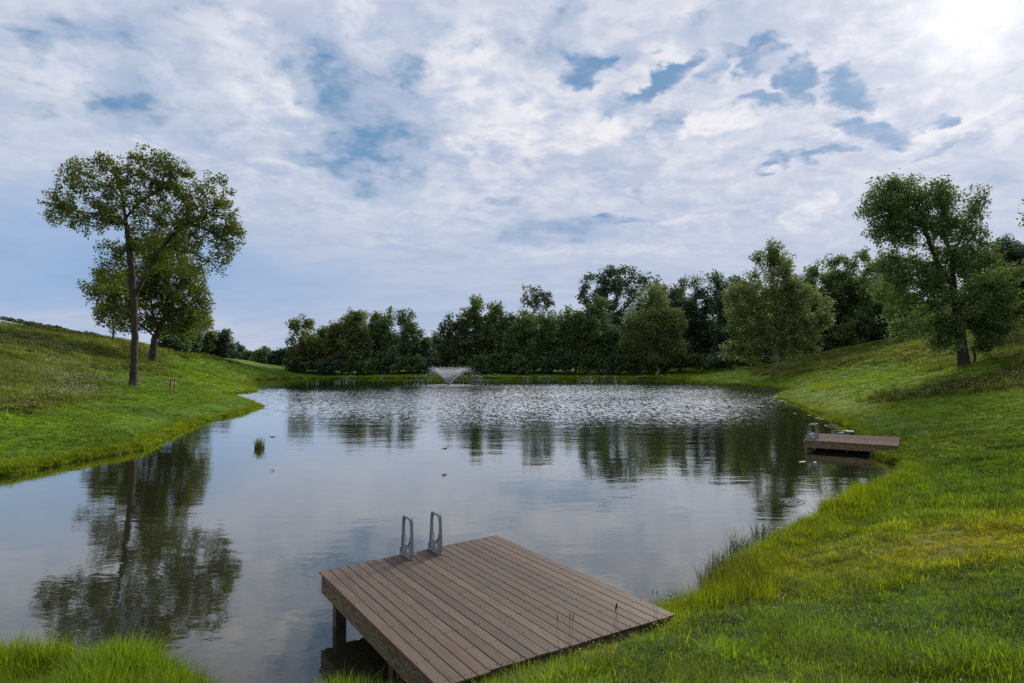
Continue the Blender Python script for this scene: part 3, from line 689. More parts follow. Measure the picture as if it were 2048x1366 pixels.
# back row that closes the wood
for i, px in enumerate([1235, 1285, 1330, 640, 690, 745, 800, 925, 985, 1045, 1105, 1165, 1370, 1450, 1500, 1580, 1665, 1735, 1800]):
    rg = np.random.default_rng(200 + i); Y = 166 + rg.uniform(-4, 6) - (14 if px > 1500 else 0); g = ground_at(px, Y); pb = HOR + (CAMZ - g[2]) / Y * F
    top = 668 - 40 * sm(900, 1000, px) - 30 * (px > 1400) + rg.uniform(-12, 12)
    names = {1235: 'left behind the feathery tree', 1285: 'behind the feathery tree', 1330: 'right behind the feathery tree', 640: 'behind the low round tree at the left', 690: 'behind the vine-draped tree', 745: 'behind the slim olive tree', 800: 'behind the dark lumpy tree', 925: 'behind the red-tinged tree', 985: 'behind the pointed-topped tree', 1045: 'behind the mid green tree under the sparse top',
             1105: 'behind the leafy green tree in the middle', 1165: 'behind the green tree left of the big dark crown', 1370: 'right of the feathery tree', 1450: 'behind the twin-crowned tree', 1500: 'left behind the lone pyramid-crowned tree', 1580: 'behind the lone pyramid-crowned tree', 1665: 'on the slope right of the pyramid-crowned tree', 1735: 'behind the open-topped slope tree', 1800: 'between the slope wood and the leaning tree'}
    make_tree('back_row_tree', g, auto_blobs(px, top, 42, pb - 4, rg, 'round'), Y, 'deep', 8000, .72, .24, 'shaded back-row tree ' + names[px], seed=200 + i, natt=120, ncl=80, cl_r=1.9,
              spread=1.0, step=1.0, rmin=.05, group='back row of the wood', bark=BARK_DARK)
# understorey shrubs along the foot of the wood
def shrub(name, px, Y, wpx, hpx, leaf, label, seed, n=3600, ls=.40, group='shrubs along the foot of the wood'):
    rg = np.random.default_rng(seed); g = ground_at(px, Y); pb = HOR + (CAMZ - g[2]) / Y * F; k = Y / F
    bl = [(px + rg.uniform(-.5, .5) * wpx, pb - hpx * rg.uniform(.3, .75), wpx * rg.uniform(.35, .5), hpx * rg.uniform(.25, .4)) for _ in range(5)]
    r = make_tree(name, g, bl, Y, leaf, n, ls, .07, label, seed=seed, natt=70, ncl=36, cl_r=.9, spread=.45, step=.35, rmin=.03, group=group, bark=BARK_DARK, cat='shrub', fork=(0, 0, .4), flare=1.0, hollow=.1)
    return r
wood_front = [(588, 144), (622, 144.5), (660, 144), (700, 145), (742, 144), (780, 145), (820, 144), (858, 145), (930, 145), (968, 144.5), (1010, 145), (1052, 144), (1092, 145), (1135, 144), (1178, 145), (1222, 144), (1268, 144.5), (1312, 145), (1356, 144), (1398, 143), (1440, 138), (1484, 136), (1528, 139), (1565, 141), (1600, 140), (1650, 142), (1700, 140), (1750, 137), (1800, 133), (1850, 130), (1900, 126)]
near_of = ['below the left-end tree', 'right of the left-end shrub', 'below the low round tree', 'below the vine-covered tree', 'below the slim olive tree', 'below the dark lumpy tree', 'at the left of the dip', 'directly behind the fountain spray', 'just right of the fountain', 'below the pointed-topped tree', 'below the full green tree', 'below the sparse-topped tree',
           'below the leafy green tree', 'left below the big dark crown', 'below the big dark crown', 'left of the feathery tree', 'at the left foot of the feathery tree', 'at the right foot of the feathery tree', 'right of the feathery tree', 'below the twin-crowned tree', 'at the right corner of the dam', 'left of the lone pyramid-crowned tree', 'just left behind the lone pyramid-crowned tree', 'just right behind the lone pyramid-crowned tree', 'right of the lone pyramid-crowned tree',
           'at the left of the slope wood', 'below the open-topped slope tree', 'below the rounded slope tree', 'left of the leaning tree', 'behind the leaning tree trunk', 'right behind the leaning tree']
for i, ((px, Y), nm) in enumerate(zip(wood_front, near_of)):
    shrub('woodland_shrub', px, Y, 34 + (i * 7) % 9, 30 + (i * 13) % 17, ['dark', 'mid', 'deep', 'dark', 'mid'][i % 5], 'undergrowth shrub at the foot of the wood ' + nm, 300 + i)
# bushes and trees behind the brow of the left slope
for i, (px, top, hw, Y, lf, lab) in enumerate([(372, 640, 26, 128, 'deep', 'dark tree behind the brow, just right of the broad leafy tree'), (398, 628, 26, 134, 'mid', 'green round tree behind the brow, between two dark ones'),
        (440, 650, 26, 138, 'deep', 'isolated dark lumpy tree right of the broad leafy tree'), (478, 690, 22, 210, 'far', 'low far tree in the gap right of the isolated dark one'), (530, 694, 26, 175, 'mid', 'small spiky-topped tree at the middle of the low gap'),
        (505, 704, 30, 180, 'deep', 'low dark bushy tree left of the small spiky-topped one'), (562, 698, 24, 165, 'deep', 'low dark bushy tree between the spiky-topped one and the far wood'), (345, 668, 24, 120, 'deep', 'dark tree directly behind the broad leafy tree')]):
    g = ground_at(px, Y); rg = np.random.default_rng(400 + i); pb = HOR + (CAMZ - g[2]) / Y * F
    make_tree('distant_tree', g, auto_blobs(px, top, hw, max(pb - 4, top + hw * 2), rg, 'round'), Y, lf, 6500, .50, .2, lab, seed=400 + i, natt=160, ncl=60, cl_r=1.2, spread=.6, step=.7, rmin=.04, group='trees behind the brow of the left slope', bark=BARK_DARK)
# far wooded ridge on the left
def far_ridge():
    rg = np.random.default_rng(77); P = []
    pts = [(-60, 615), (0, 633), (60, 642), (130, 655), (200, 668), (250, 682), (330, 694), (420, 702), (520, 712), (640, 720), (800, 724)]
    px = rg.uniform(-60, 700, 260); yy = np.interp(px, [p[0] for p in pts], [p[1] for p in pts])
    Cs, Vv = [], []
    for a, b in zip(px, yy):
        Y = rg.uniform(430, 560); rr = rg.uniform(3.5, 6.0) * (Y / 450); c = np.array(at(a, b + rg.uniform(2, 9) + rr / Y * F, Y))
        n = 420; u = rg.normal(0, 1, (n, 3)); u /= np.linalg.norm(u, axis=1, keepdims=True); u[:, 2] *= 1.1
        Cs.append(c + u * rr * rg.uniform(.7, 1.05, (n, 1)))
    C = np.vstack(Cs); o = obj('ridge_woodland', leaves_mesh('ridge_woodland', C, 2.6, rg, .8), None, LEAF['far'])
    tag(o, 'hazy blue-green wooded ridge low on the horizon behind the left slope', 'woodland', kind='stuff')
    # the ridge itself
    V, Fc = [], []; xs = np.linspace(-80, 820, 60)
    for i, a in enumerate(xs):
        b = np.interp(a, [p[0] for p in pts], [p[1] for p in pts]) + 9
        for Y, k in ((360, 0), (440, .6), (520, 1.0), (620, .8), (800, 0)):
            tz = at(a, b, 520).z; V.append(((a - 1024) / F * 520 * (1 + (Y - 520) / 520 * .5), Y, -3 + (tz + 3) * k))
    for i in range(59):
        for j in range(4): q = i * 5 + j; Fc.append((q, q + 5, q + 6, q + 1))
    me = quat_from(V, Fc, 'ridge', True); tag(obj('hills', me, None, plain('ridge_ground', (.03, .05, .025))), kind='structure')
far_ridge()

# ------------------------------------------------------------------ grass
def blade_mesh(name, nb, h, w, spread_r, lean, rg, seg=3, seed_head=0, curl=1.0):
    V, Fc, K = [], [], []
    for i in range(nb):
        a = rg.uniform(0, 2 * math.pi); r0 = spread_r * math.sqrt(rg.uniform()); b = np.array([r0 * math.cos(a), r0 * math.sin(a), -.02])
        di = rg.uniform(0, 2 * math.pi); l = abs(rg.normal(0, lean)) + .08; hh = h * rg.uniform(.55, 1.15); ww = w * rg.uniform(.7, 1.2)
        dv = np.array([math.cos(di), math.sin(di), 0]); fa = di + math.pi / 2 + rg.uniform(-.6, .6); sv = np.array([math.cos(fa), math.sin(fa), 0])
        o = len(V); val = rg.uniform()
        for s in range(seg + 1):
            u = s / seg; q = b + np.array([0, 0, hh * (u - .28 * curl * l * u * u)]) + dv * hh * l * u ** 1.8
            wd = ww * (1 - u) ** .7 * .5
            if s == seg: V.append(q); K.append(val)
            else: V += [q - sv * wd, q + sv * wd]; K += [val, val]
        for s in range(seg - 1): Fc.append((o + 2 * s, o + 2 * s + 1, o + 2 * s + 3, o + 2 * s + 2))
        e = o + 2 * (seg - 1); Fc.append((e, e + 1, e + 2))
    me = quat_from(V, Fc, name); at_ = me.attributes.new('v', 'FLOAT', 'POINT'); at_.data.foreach_set('value', np.array(K, np.float32)); return me
def broad_mesh(name, nb, h, w, rg):
    V, Fc, K = [], [], []
    for i in range(nb):
        a = rg.uniform(0, 2 * math.pi); r0 = rg.uniform(0, .07); z0 = rg.uniform(.02, h); dv = np.array([math.cos(a), math.sin(a), 0]); sv = np.array([-dv[1], dv[0], 0]); o = len(V)
        c = dv * r0; L = w * rg.uniform(1.2, 2.0); ww = w * rg.uniform(.5, .8); t_ = rg.uniform(.1, .6)
        V += [c + [0, 0, z0], c + dv * L * .5 + sv * ww * .5 + [0, 0, z0 + L * t_ * .5], c + dv * L + [0, 0, z0 + L * t_ * .6], c + dv * L * .5 - sv * ww * .5 + [0, 0, z0 + L * t_ * .5]]
        Fc.append((o, o + 1, o + 2, o + 3)); K += [rg.uniform()] * 4
    me = quat_from(V, Fc, name); at_ = me.attributes.new('v', 'FLOAT', 'POINT'); at_.data.foreach_set('value', np.array(K, np.float32)); return me
def flower_mesh(name, nb, h, s, rg, spread_r=.08):
    V, Fc = [], []
    for i in range(nb):
        c = np.array([rg.normal(0, spread_r), rg.normal(0, spread_r), h * rg.uniform(.7, 1.1)]); r = s * rg.uniform(.6, 1.2); o = len(V)
        V += [c + [r, 0, 0], c + [0, r, 0], c + [-r, 0, 0], c + [0, -r, 0], c + [0, 0, r * .8], c + [0, 0, -r * .7]]
        Fc += [(o, o + 1, o + 4), (o + 1, o + 2, o + 4), (o + 2, o + 3, o + 4), (o + 3, o, o + 4), (o + 1, o, o + 5), (o + 2, o + 1, o + 5), (o + 3, o + 2, o + 5), (o, o + 3, o + 5)]
    return quat_from(V, Fc, name)
def grass_mat():
    m, t, out = mat('grass_blades'); tn = attr(t, 'tint', 'INSTANCER', 'Color'); v = attr(t, 'v')
    c = cscale(tn, v * 1.3 + .4); c = mix(t, v.smooth(.86, .98) * .55, c, (.22, .20, .07)); leafy(t, out, c, .5, .6, .015); return m
GR = grass_mat()
STALK = plain('seed_stalks', (.13, .085, .045), .9, .1); WHITEF = plain('white_petals', (.42, .42, .32), .8, .1, .1); YELF = plain('yellow_petals', (.75, .42, .02), .7, .1, .1)
def gn_scatter(name, sources, P, rz, scl, idx, tint, label, cat, tilt=.12):
    """one object: instances of the source tufts on given points"""
    n = len(P); rg = np.random.default_rng(1)
    me = bpy.data.meshes.new(name); me.vertices.add(n); me.vertices.foreach_set('co', np.ascontiguousarray(P, np.float32).ravel())
    for nm, tp, dat in (('rot', 'FLOAT_VECTOR', np.c_[rg.normal(0, tilt, n), rg.normal(0, tilt, n), rz]), ('scl', 'FLOAT_VECTOR', scl), ('idx', 'INT', idx), ('tint', 'FLOAT_COLOR', np.c_[tint, np.ones(n)])):
        a = me.attributes.new(nm, tp, 'POINT'); key = {'FLOAT_VECTOR': 'vector', 'INT': 'value', 'FLOAT_COLOR': 'color'}[tp]
        a.data.foreach_set(key, np.ascontiguousarray(dat, np.int32 if tp == 'INT' else np.float32).ravel())
    me.update(); o = obj(name, me); tag(o, label, cat, kind='stuff')
    c = bpy.data.collections.new(name + '_tufts')
    for k, s in enumerate(sources):
        so_ = bpy.data.objects.new('%s_tuft_%02d' % (name, k), s); c.objects.link(so_)
    ng = bpy.data.node_groups.new(name, 'GeometryNodeTree'); ng.interface.new_socket('Geometry', in_out='INPUT', socket_type='NodeSocketGeometry'); ng.interface.new_socket('Geometry', in_out='OUTPUT', socket_type='NodeSocketGeometry')
    gi = ng.nodes.new('NodeGroupInput'); go = ng.nodes.new('NodeGroupOutput'); ip = ng.nodes.new('GeometryNodeInstanceOnPoints'); ci = ng.nodes.new('GeometryNodeCollectionInfo')
    ci.inputs['Collection'].default_value = c; ci.inputs['Separate Children'].default_value = True; ci.inputs['Reset Children'].default_value = True
    def na(nm, tp):
        q = ng.nodes.new('GeometryNodeInputNamedAttribute'); q.data_type = tp; q.inputs['Name'].default_value = nm; return q.outputs['Attribute']
    L = ng.links.new; L(gi.outputs[0], ip.inputs['Points']); L(ci.outputs[0], ip.inputs['Instance']); ip.inputs['Pick Instance'].default_value = True
    L(na('idx', 'INT'), ip.inputs['Instance Index']); L(na('scl', 'FLOAT_VECTOR'), ip.inputs['Scale'])
    e2r = ng.nodes.new('FunctionNodeEulerToRotation'); L(na('rot', 'FLOAT_VECTOR'), e2r.inputs[0]); L(e2r.outputs[0], ip.inputs['Rotation']); L(ip.outputs[0], go.inputs[0])
    md = o.modifiers.new('scatter', 'NODES'); md.node_group = ng
    return o
DECK = [(-2.763, 9.375), (-0.270, 11.304), (1.944, 7.800), (-0.699, 6.094)]           # left, back, right, near corners
DECK2 = [(12.0, 26.9), (13.75, 29.3), (16.6, 27.9), (14.8, 25.0)]
def in_quad(x, y, Q, grow=0.0):
    c = np.mean(Q, 0); m = np.ones(len(x), bool)
    for i in range(4):
        a = np.array(Q[i]); b = np.array(Q[(i + 1) % 4]); e = b - a; nrm = np.array([e[1], -e[0]]) / np.hypot(*e)
        if np.dot(c - a, nrm) < 0: nrm = -nrm
        m &= ((x - a[0]) * nrm[0] + (y - a[1]) * nrm[1]) > -grow
    return m
def field_pts(n, y0, y1, rg, pw=2.0, amax=47):
    """points on the land seen from the bank, evenly dense in the view: density falls with distance"""
    a = np.radians(rg.uniform(-amax, amax, n)); u = rg.uniform(0, 1, n)
    if pw == 2: r = y0 * (y1 / y0) ** u
    else: k = 2 - pw; r = (y0 ** k + u * (y1 ** k - y0 ** k)) ** (1 / k)
    x, y = r * np.sin(a), r * np.cos(a); d = shore_d(x, y)
    return x, y, d, r
def build_grass():
    rg = np.random.default_rng(42)
    # --- near bank, turf
    lawn = [blade_mesh('lawn', 26, .13, .0095, .10, .7, rg, 3) for _ in range(5)] + [broad_mesh('clover', 16, .05, .022, rg) for _ in range(2)] + [blade_mesh('lawn_long', 20, .19, .011, .08, .75, rg, 4) for _ in range(4)]
    for s in lawn: s.materials.append(GR)
    x, y, d, r = field_pts(105000, 2.4, 26, rg, 1.55)
    keep = (d > .0) & ~in_quad(x, y, DECK, -.10) & ~in_quad(x, y, DECK2, -.2); me, dry, yel, fl, patch, bare = cover(x, y, d)
    keep &= rg.uniform(0, 1, len(x)) > bare * .85
    x, y, d, r, yel = x[keep], y[keep], d[keep], r[keep], yel[keep]; n = len(x)
    long_ = (vnoise(x, y, .7, 31) > .56) | ((d < .9) & (rg.uniform(0, 1, n) < .7)); clover = (~long_) & (vnoise(x, y, 1.4, 32) > .5) & (rg.uniform(0, 1, n) < .6)
    idx = np.where(clover, rg.integers(5, 7, n), np.where(long_, rg.integers(7, 11, n), rg.integers(0, 5, n)))
    k = rg.uniform(.7, 1.3, n) * (1 + .5 * sm(9, 22, r)) * (.55 + .75 * vnoise(x, y, .8, 33)); vk = .85 * k * np.where((yel > .6) & (d > 1.2), .75, 1.0) * (1 + .45 * sm(.8, .1, d))
    near_deck = in_quad(x, y, DECK, .45); vk = vk * np.where(near_deck, 1.45, 1.0)
    tint = tint_of(x, y, d) * (rg.uniform(.45, 1.55, n) * (.6 + .8 * vnoise(x, y, .35, 34)))[:, None]
    darkg = (clover[:, None]) ; tint = np.where(darkg, tint * np.array([.55, .8, 1.1]), tint)
    z = height(x, y, d)
    gn_scatter('bank_grass', lawn, np.c_[x, y, z - .01], rg.uniform(0, 6.28, n), np.c_[k, k, vk], idx, tint, 'thick green turf on the near bank to the right of the deck', 'grass')
    # --- lush fringe at the water and along the near left edge
    tall = [blade_mesh('fringe', 30, .36, .009, .10, .42, rg, 4) for _ in range(5)]
    for s in tall: s.materials.append(GR)
    B = np.roll(SH, -1, 0); seg = np.linalg.norm(B - SH, axis=1); dist = np.linalg.norm(SH, axis=1); w = seg / np.maximum(dist, 5) ** 1.2; w[(SH[:, 1] < 3)] = 0; w /= w.sum()
    n = 26000; i = rg.choice(len(SH), n, p=w); u = rg.uniform(0, 1, n)[:, None]; P = SH[i] * (1 - u) + B[i] * u; P = P + rg.normal(0, .32, (n, 2)) * (1 + .012 * dist[i])[:, None]
    x, y = P[:, 0], P[:, 1]; d = shore_d(x, y); keep = (d > -.02 + .10 * vnoise(x, y, .5, 44)) & (d < 1.3) & ~in_quad(x, y, DECK, .05) & ~in_quad(x, y, DECK2, .1); x, y, d = x[keep], y[keep], d[keep]; n = len(x); r = np.hypot(x, y)
    vary = .45 + .9 * vnoise(x, y, .9, 41) * vnoise(x, y, 4, 42) * 1.6; low = np.where(r > 45, .28, np.where(r > 25, .6, 1.0)) * np.where((r < 9) & (x > -2.4) & (x < 1.5), .8, 1.0)
    k = rg.uniform(.7, 1.3, n); tint = tint_of(x, y, d) * rg.uniform(.75, 1.3, n)[:, None]
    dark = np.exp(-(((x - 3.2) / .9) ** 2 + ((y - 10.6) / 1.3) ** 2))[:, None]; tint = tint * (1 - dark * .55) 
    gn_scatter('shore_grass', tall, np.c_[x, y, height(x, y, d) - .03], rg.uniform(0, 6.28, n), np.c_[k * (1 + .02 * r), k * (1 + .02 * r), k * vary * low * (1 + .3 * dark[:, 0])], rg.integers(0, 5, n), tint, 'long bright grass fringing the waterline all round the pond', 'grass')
    # --- near left corner clump
    x = np.r_[rg.uniform(-9, -2.2, 6500), rg.uniform(-2.15, -1.1, 500)]; y = np.r_[rg.uniform(5.0, 7.6, 6500), rg.uniform(6.0, 7.05, 500)]; d = shore_d(x, y); keep = (d > -.02) & (d < 1.6); x, y, d = x[keep], y[keep], d[keep]; n = len(x)
    k = rg.uniform(.8, 1.3, n) * (.55 + .9 * vnoise(x, y, .6, 51)) * np.where(x > -2.2, .75, .98); c = np.array([.135, .225, .014]) * rg.uniform(.65, 1.25, n)[:, None]
    gn_scatter('corner_grass', tall, np.c_[x, y, height(x, y, d) - .02], rg.uniform(0, 6.28, n), np.c_[k, k, k], rg.integers(0, 5, n), c, 'tall bright yellow-green grass tufts in the lower left corner', 'grass')
    # --- middle and far slopes
    mid = [blade_mesh('mown', 26, .20, .028, .24, .5, rg, 2) for _ in range(4)] + [blade_mesh('meadow', 26, .42, .03, .28, .45, rg, 3) for _ in range(4)] + [broad_mesh('weed', 22, .4, .09, rg) for _ in range(2)]
    for s in mid: s.materials.append(GR)
    x, y, d, r = field_pts(125000, 20, 150, rg, 1.6, 44)
    keep = (d > .1); x, y, d, r = x[keep], y[keep], d[keep], r[keep]; n = len(x); me, dry, yel, fl, patch, bare = cover(x, y, d)
    m_ = (rg.uniform(0, 1, n) < me) | (rg.uniform(0, 1, n) < patch); wd = m_ & (rg.uniform(0, 1, n) < .2 + .5 * (vnoise(x, y, 4.5, 61) > .6))
    idx = np.where(wd, rg.integers(8, 10, n), np.where(m_, rg.integers(4, 8, n), rg.integers(0, 4, n)))
    k = rg.uniform(.7, 1.3, n) * (1 + .9 * sm(40, 130, r)); vk = k * np.where(m_, .30 + .65 * vnoise(x, y, 3, 62), .42) * np.where((d < 3) & (r > 35), .45, 1.0) * (1 + patch * .6)
    vk = np.where((y > 138) & (d < 8), vk * .6, vk)
    gn_scatter('slope_grass', mid, np.c_[x, y, height(x, y, d) - .02], rg.uniform(0, 6.28, n), np.c_[k, k, vk], idx, tint_of(x, y, d) * (rg.uniform(.5, 1.5, n) * (.62 + .76 * vnoise(x, y, 1.3, 63)))[:, None], 'mown turf and rough meadow covering the slopes round the pond', 'grass')
    # --- seed heads and pale flowers
    heads = [flower_mesh('heads', 9, .42, .030, rg, .5) for _ in range(3)]
    CREAM = plain('cream_umbels', (.40, .37, .24), .9, .1, .15)
    for s in heads: s.materials.append(CREAM)
    x, y, d, r = field_pts(60000, 22, 120, rg, 1.6, 44); me, dry, yel, fl, patch, bare = cover(x, y, d)
    keep = (d > 4) & (rg.uniform(0, 1, len(x)) < fl * .5 + patch * .10 + me * .012); x, y, d = x[keep], y[keep], d[keep]; n = len(x); k = rg.uniform(.7, 1.3, n)
    gn_scatter('meadow_flowers', heads, np.c_[x, y, height(x, y, d)], rg.uniform(0, 6.28, n), np.c_[k, k, k], rg.integers(0, 3, n), np.ones((n, 3)), 'pale flower heads scattered through the rough meadow', 'wildflowers')
    cl = [flower_mesh('clover_heads', 2, .13, .0085, rg, .12) for _ in range(3)]
    for s in cl: s.materials.append(WHITEF)
    x, y, d, r = field_pts(3800, 3.5, 20, rg, 1.6); keep = (d > .4) & (vnoise(x, y, 1.6, 71) > .5) & ~in_quad(x, y, DECK, .1); x, y, d = x[keep], y[keep], d[keep]; n = len(x); k = rg.uniform(.7, 1.3, n)
    gn_scatter('clover_flowers', cl, np.c_[x, y, height(x, y, d) + .01], rg.uniform(0, 6.28, n), np.c_[k, k, k], rg.integers(0, 3, n), np.ones((n, 3)), 'small white clover heads dotted through the near turf', 'wildflowers')
    yf = [flower_mesh('yellow_heads', 3, .17, .012, rg, .05) for _ in range(2)]
    for s in yf: s.materials.append(YELF)
    pts = [(1125, 1275), (1165, 1340), (1330, 1262), (1170, 1350), (1200, 1335), (1090, 1315), (1180, 1325), (1320, 1266), (1212, 1345)]
    P = []
    for px, py in pts:
        for _ in range(3):
            Yq = (CAMZ - .75) * F / (py + 12 - HOR); xx = (px - 1024) / F * Yq + rg.normal(0, .05); yy = Yq + rg.normal(0, .05); P.append((xx, yy, hz(xx, yy) + .02))
    P = np.array(P); n = len(P); k = rg.uniform(.6, 1.1, n)
    gn_scatter('yellow_flowers', yf, P, rg.uniform(0, 6.28, n), np.c_[k, k, k], rg.integers(0, 2, n), np.ones((n, 3)), 'tiny yellow flowers by the bank end of the near deck', 'wildflowers')
build_grass()

# ------------------------------------------------------------------ timber decks
def wood_mat(name, a, b, c, gs=1.0, fine=1.0):
    m, t, out = mat(name); p = obj_co(t); x, y, z = sep(p); r = oinfo(t)
    g = vec(t, x * .9 + r * 31.0, y * 14.0 + r * 7.0, z * 14.0); n = noise(g, 2.2 * gs, 7, .62, .6)
    f = noise(vec(t, x * 6 + r * 11, y * 60, z * 60), 3.0, 3, .6); sp = noise(vec(t, x + r * 5.0, y, z), 1.4, 5, .6)
    col = mix(t, n.smooth(.3, .72), a, b); col = mix(t, sp.smooth(.42, .70) * .8, col, c); col = cscale(col, r * .56 + .72 + (f - .5) * .35 * fine)
    fl = noise(p, 160, 1, .5); col = mix(t, fl.smooth(.72, .80) * .35, col, (.30, .27, .24))
    principled(t, out, col, .62 if fine else .9, .35 * fine + .05, (n * .5 + f) if fine else None, .35, .004); return m
BOARD = wood_mat('composite_decking', (.066, .040, .025), (.130, .084, .055), (.086, .066, .052))
BOARD2 = wood_mat('pale_composite_decking', (.135, .092, .070), (.185, .132, .102), (.15, .115, .092), 1.0, 0.0)
def joist_mat():
    m, t, out = mat('treated_joist'); p = obj_co(t); x, y, z = sep(p); r = oinfo(t)
    kn = noise(vec(t, x * 1.6 + r * 9, 3.0, z * 2.4), 2.0, 3, .55); g = ((z * 55.0 + (kn - .5) * 34.0 + x * .6).sin() * .5 + .5)
    n = noise(vec(t, x * 2, y * 8, z * 30), 3.0, 5, .65)
    col = mix(t, g * .55 + n * .4, (.070, .042, .022), (.235, .170, .105)); col = mix(t, noise(p, 2.5, 4, .6).smooth(.5, .75) * .6, col, (.12, .10, .06))
    principled(t, out, col, .8, .2, n + g * .4, .4, .006); return m
JOIST = joist_mat(); POST = plain('wet_post', (.055, .042, .028), .7, .3, .5, 9); SCREW = plain('screw_head', (.025, .02, .018), .5, .4)
PLASTIC = plain('grey_plastic', (.21, .215, .23), .38, .5, .08, 3); STICK = plain('white_sticker', (.72, .72, .70), .6, .3, .05); BLACK = plain('black_print', (.01, .01, .01), .6, .3, .05)

def make_dock(name, Q, ztop, nb, label, bmat, cat='deck', longer=0, seed=0, postrows=((.02, .03), (.98, .03))):
    """Q: left, back, right, near corners; boards run from the water edge (left-back) to the bank edge (near-right)"""
    rg = random.Random(seed); L, B, Rr, Nn = [Vector((q[0], q[1], 0)) for q in Q]
    root = empty(name, (L + B + Rr + Nn) / 4); root.location.z = ztop; tag(root, label, cat)
    O = root.location.copy()
    u = (B - L).normalized(); v = ((Nn - L) + (Rr - B)).normalized(); rz = math.atan2(v.y, v.x)
    th, gap = .026, .009
    def place(o, P0):                                # local frame along the boards so that grain runs lengthwise
        pass
    ang = rz; M = Matrix.Rotation(ang, 4, 'Z')
    def part(nm, corners_low, zt, zb, mt, bevel=.003):
        c = sum(corners_low, Vector()) / 4; Mi = Matrix.Rotation(-ang, 3, 'Z'); loc = [Mi @ (q - c) for q in corners_low]
        P = [(q.x, q.y, zb) for q in loc] + [(q.x, q.y, zt) for q in loc]
        me = hexa(P, bevel, nm); o = obj(nm, me, root, mt); o.location = (c.x - O.x, c.y - O.y, 0); o.rotation_euler = (0, 0, ang); return o
    W0, W1 = (B - L).length, (Rr - Nn).length
    for i in range(nb):
        f0, f1 = i / nb, (i + 1) / nb; g0, g1 = gap / 2 / W0, gap / 2 / W1
        a = L.lerp(B, f0 + g0); b = L.lerp(B, f1 - g0); c = Nn.lerp(Rr, f1 - g1); d = Nn.lerp(Rr, f0 + g1)
        ex = (.035 if i < longer else 0.0) + rg.uniform(-.004, .004); dv = v * ex; lift = rg.uniform(-.0015, .0015)
        part('board', [a, d + dv, c + dv, b], lift, lift - th, bmat)
    # screws in pairs over every joist
    V, Fc = [], []
    nj = 9
    for j in range(nj):
        s = .012 + (.976) * j / (nj - 1)
        for i in range(nb):
            for e in (.2, .8):
                f = (i + e) / nb; q = L.lerp(B, f).lerp(Nn.lerp(Rr, f), s) - O; q += Vector((rg.uniform(-.008, .008), rg.uniform(-.008, .008), 0)); o = len(V); r_ = .007
                for k in range(6): V.append((q.x + r_ * math.cos(k * 1.0472), q.y + r_ * math.sin(k * 1.0472), .0035))
                for k in range(6): V.append((q.x + r_ * math.cos(k * 1.0472), q.y + r_ * math.sin(k * 1.0472), -.004))
                Fc.append(tuple(range(o, o + 6)))
                for k in range(6): Fc.append((o + k, o + 6 + k, o + 6 + (k + 1) % 6, o + (k + 1) % 6))
    Vs, Fs = [], []
    for i in range(nb):
        for k in range(5):
            f = (i + .14 + .18 * k) / nb; c = Nn.lerp(Rr, f) + v * ((.035 if i < longer else 0) + .0045) - O
            for (a_, z_) in ((-.0085, -.018), (.0085, -.018), (.0085, -.006), (-.0085, -.006)): Vs.append(tuple(c + u * a_ + Vector((0, 0, z_))))
            for (a_, z_) in ((-.0085, -.018), (.0085, -.018), (.0085, -.006), (-.0085, -.006)): Vs.append(tuple(c - v * .012 + u * a_ + Vector((0, 0, z_))))
            o = len(Vs) - 8; Fs += [(o, o + 1, o + 2, o + 3), (o, o + 4, o + 5, o + 1), (o + 3, o + 2, o + 6, o + 7), (o, o + 3, o + 7, o + 4), (o + 1, o + 5, o + 6, o + 2)]
    tag(obj('hollow_core_slots', quat_from(Vs, Fs, 'hollow_core_slots'), root, SCREW), kind='stuff')
    sc_ = obj('screw_heads', quat_from(V, Fc, 'screw_heads'), root, SCREW); tag(sc_, kind='stuff')
    # rim joists under the boards, set back a little
    ins = .035; tj = .038; zt, zb = -th - .002, -th - .275
    cx = (L + B + Rr + Nn) / 4
    def inset(Pq, k): return [Pq[i] + ((Pq[i - 1] - Pq[i]).normalized() + (Pq[(i + 1) % 4] - Pq[i]).normalized()) * k for i in range(4)]
    Oq = inset([L, B, Rr, Nn], ins); Iq = inset([L, B, Rr, Nn], ins + tj)
    def rim(p, q, pi, qi, nm='rim_joist'):
        c = (p + q) / 2; a_ = math.atan2((q - p).y, (q - p).x); Mi = Matrix.Rotation(-a_, 3, 'Z'); lo = [Mi @ (w - c) for w in (p, pi, qi, q)]
        me = hexa([(w.x, w.y, zb) for w in lo] + [(w.x, w.y, zt) for w in lo], .003, nm); o = obj(nm, me, root, JOIST); o.location = (c.x - O.x, c.y - O.y, 0); o.rotation_euler = (0, 0, a_)
    Lo, Bo, Ro, No = Oq; Li, Bi, Ri, Ni = Iq
    rim(Lo, No, Li, Ni); rim(Bo, Ro, Bi, Ri)
    e = .0025
    rim(Li.lerp(Lo, .0) + u * e + (Lo - Li).project(v), Bi - u * e + (Bo - Bi).project(v), Li + u * e, Bi - u * e)
    rim(Ni + u * e + (No - Ni).project(v), Ri - u * e + (Ro - Ri).project(v), Ni + u * e, Ri - u * e)
    # inner joists
    for j in range(1, nj - 1):
        s = j / (nj - 1); p = Li.lerp(Ni, s) + u * .004; q = Bi.lerp(Ri, s) - u * .004; c = (p + q) / 2; a_ = math.atan2((q - p).y, (q - p).x)
        o = obj('joist', box(0, 0, (zt + zb) / 2, (q - p).length, tj, zt - zb, .002, 0, 'joist'), root, JOIST); o.location = (c.x - O.x, c.y - O.y, 0); o.rotation_euler = (0, 0, a_)
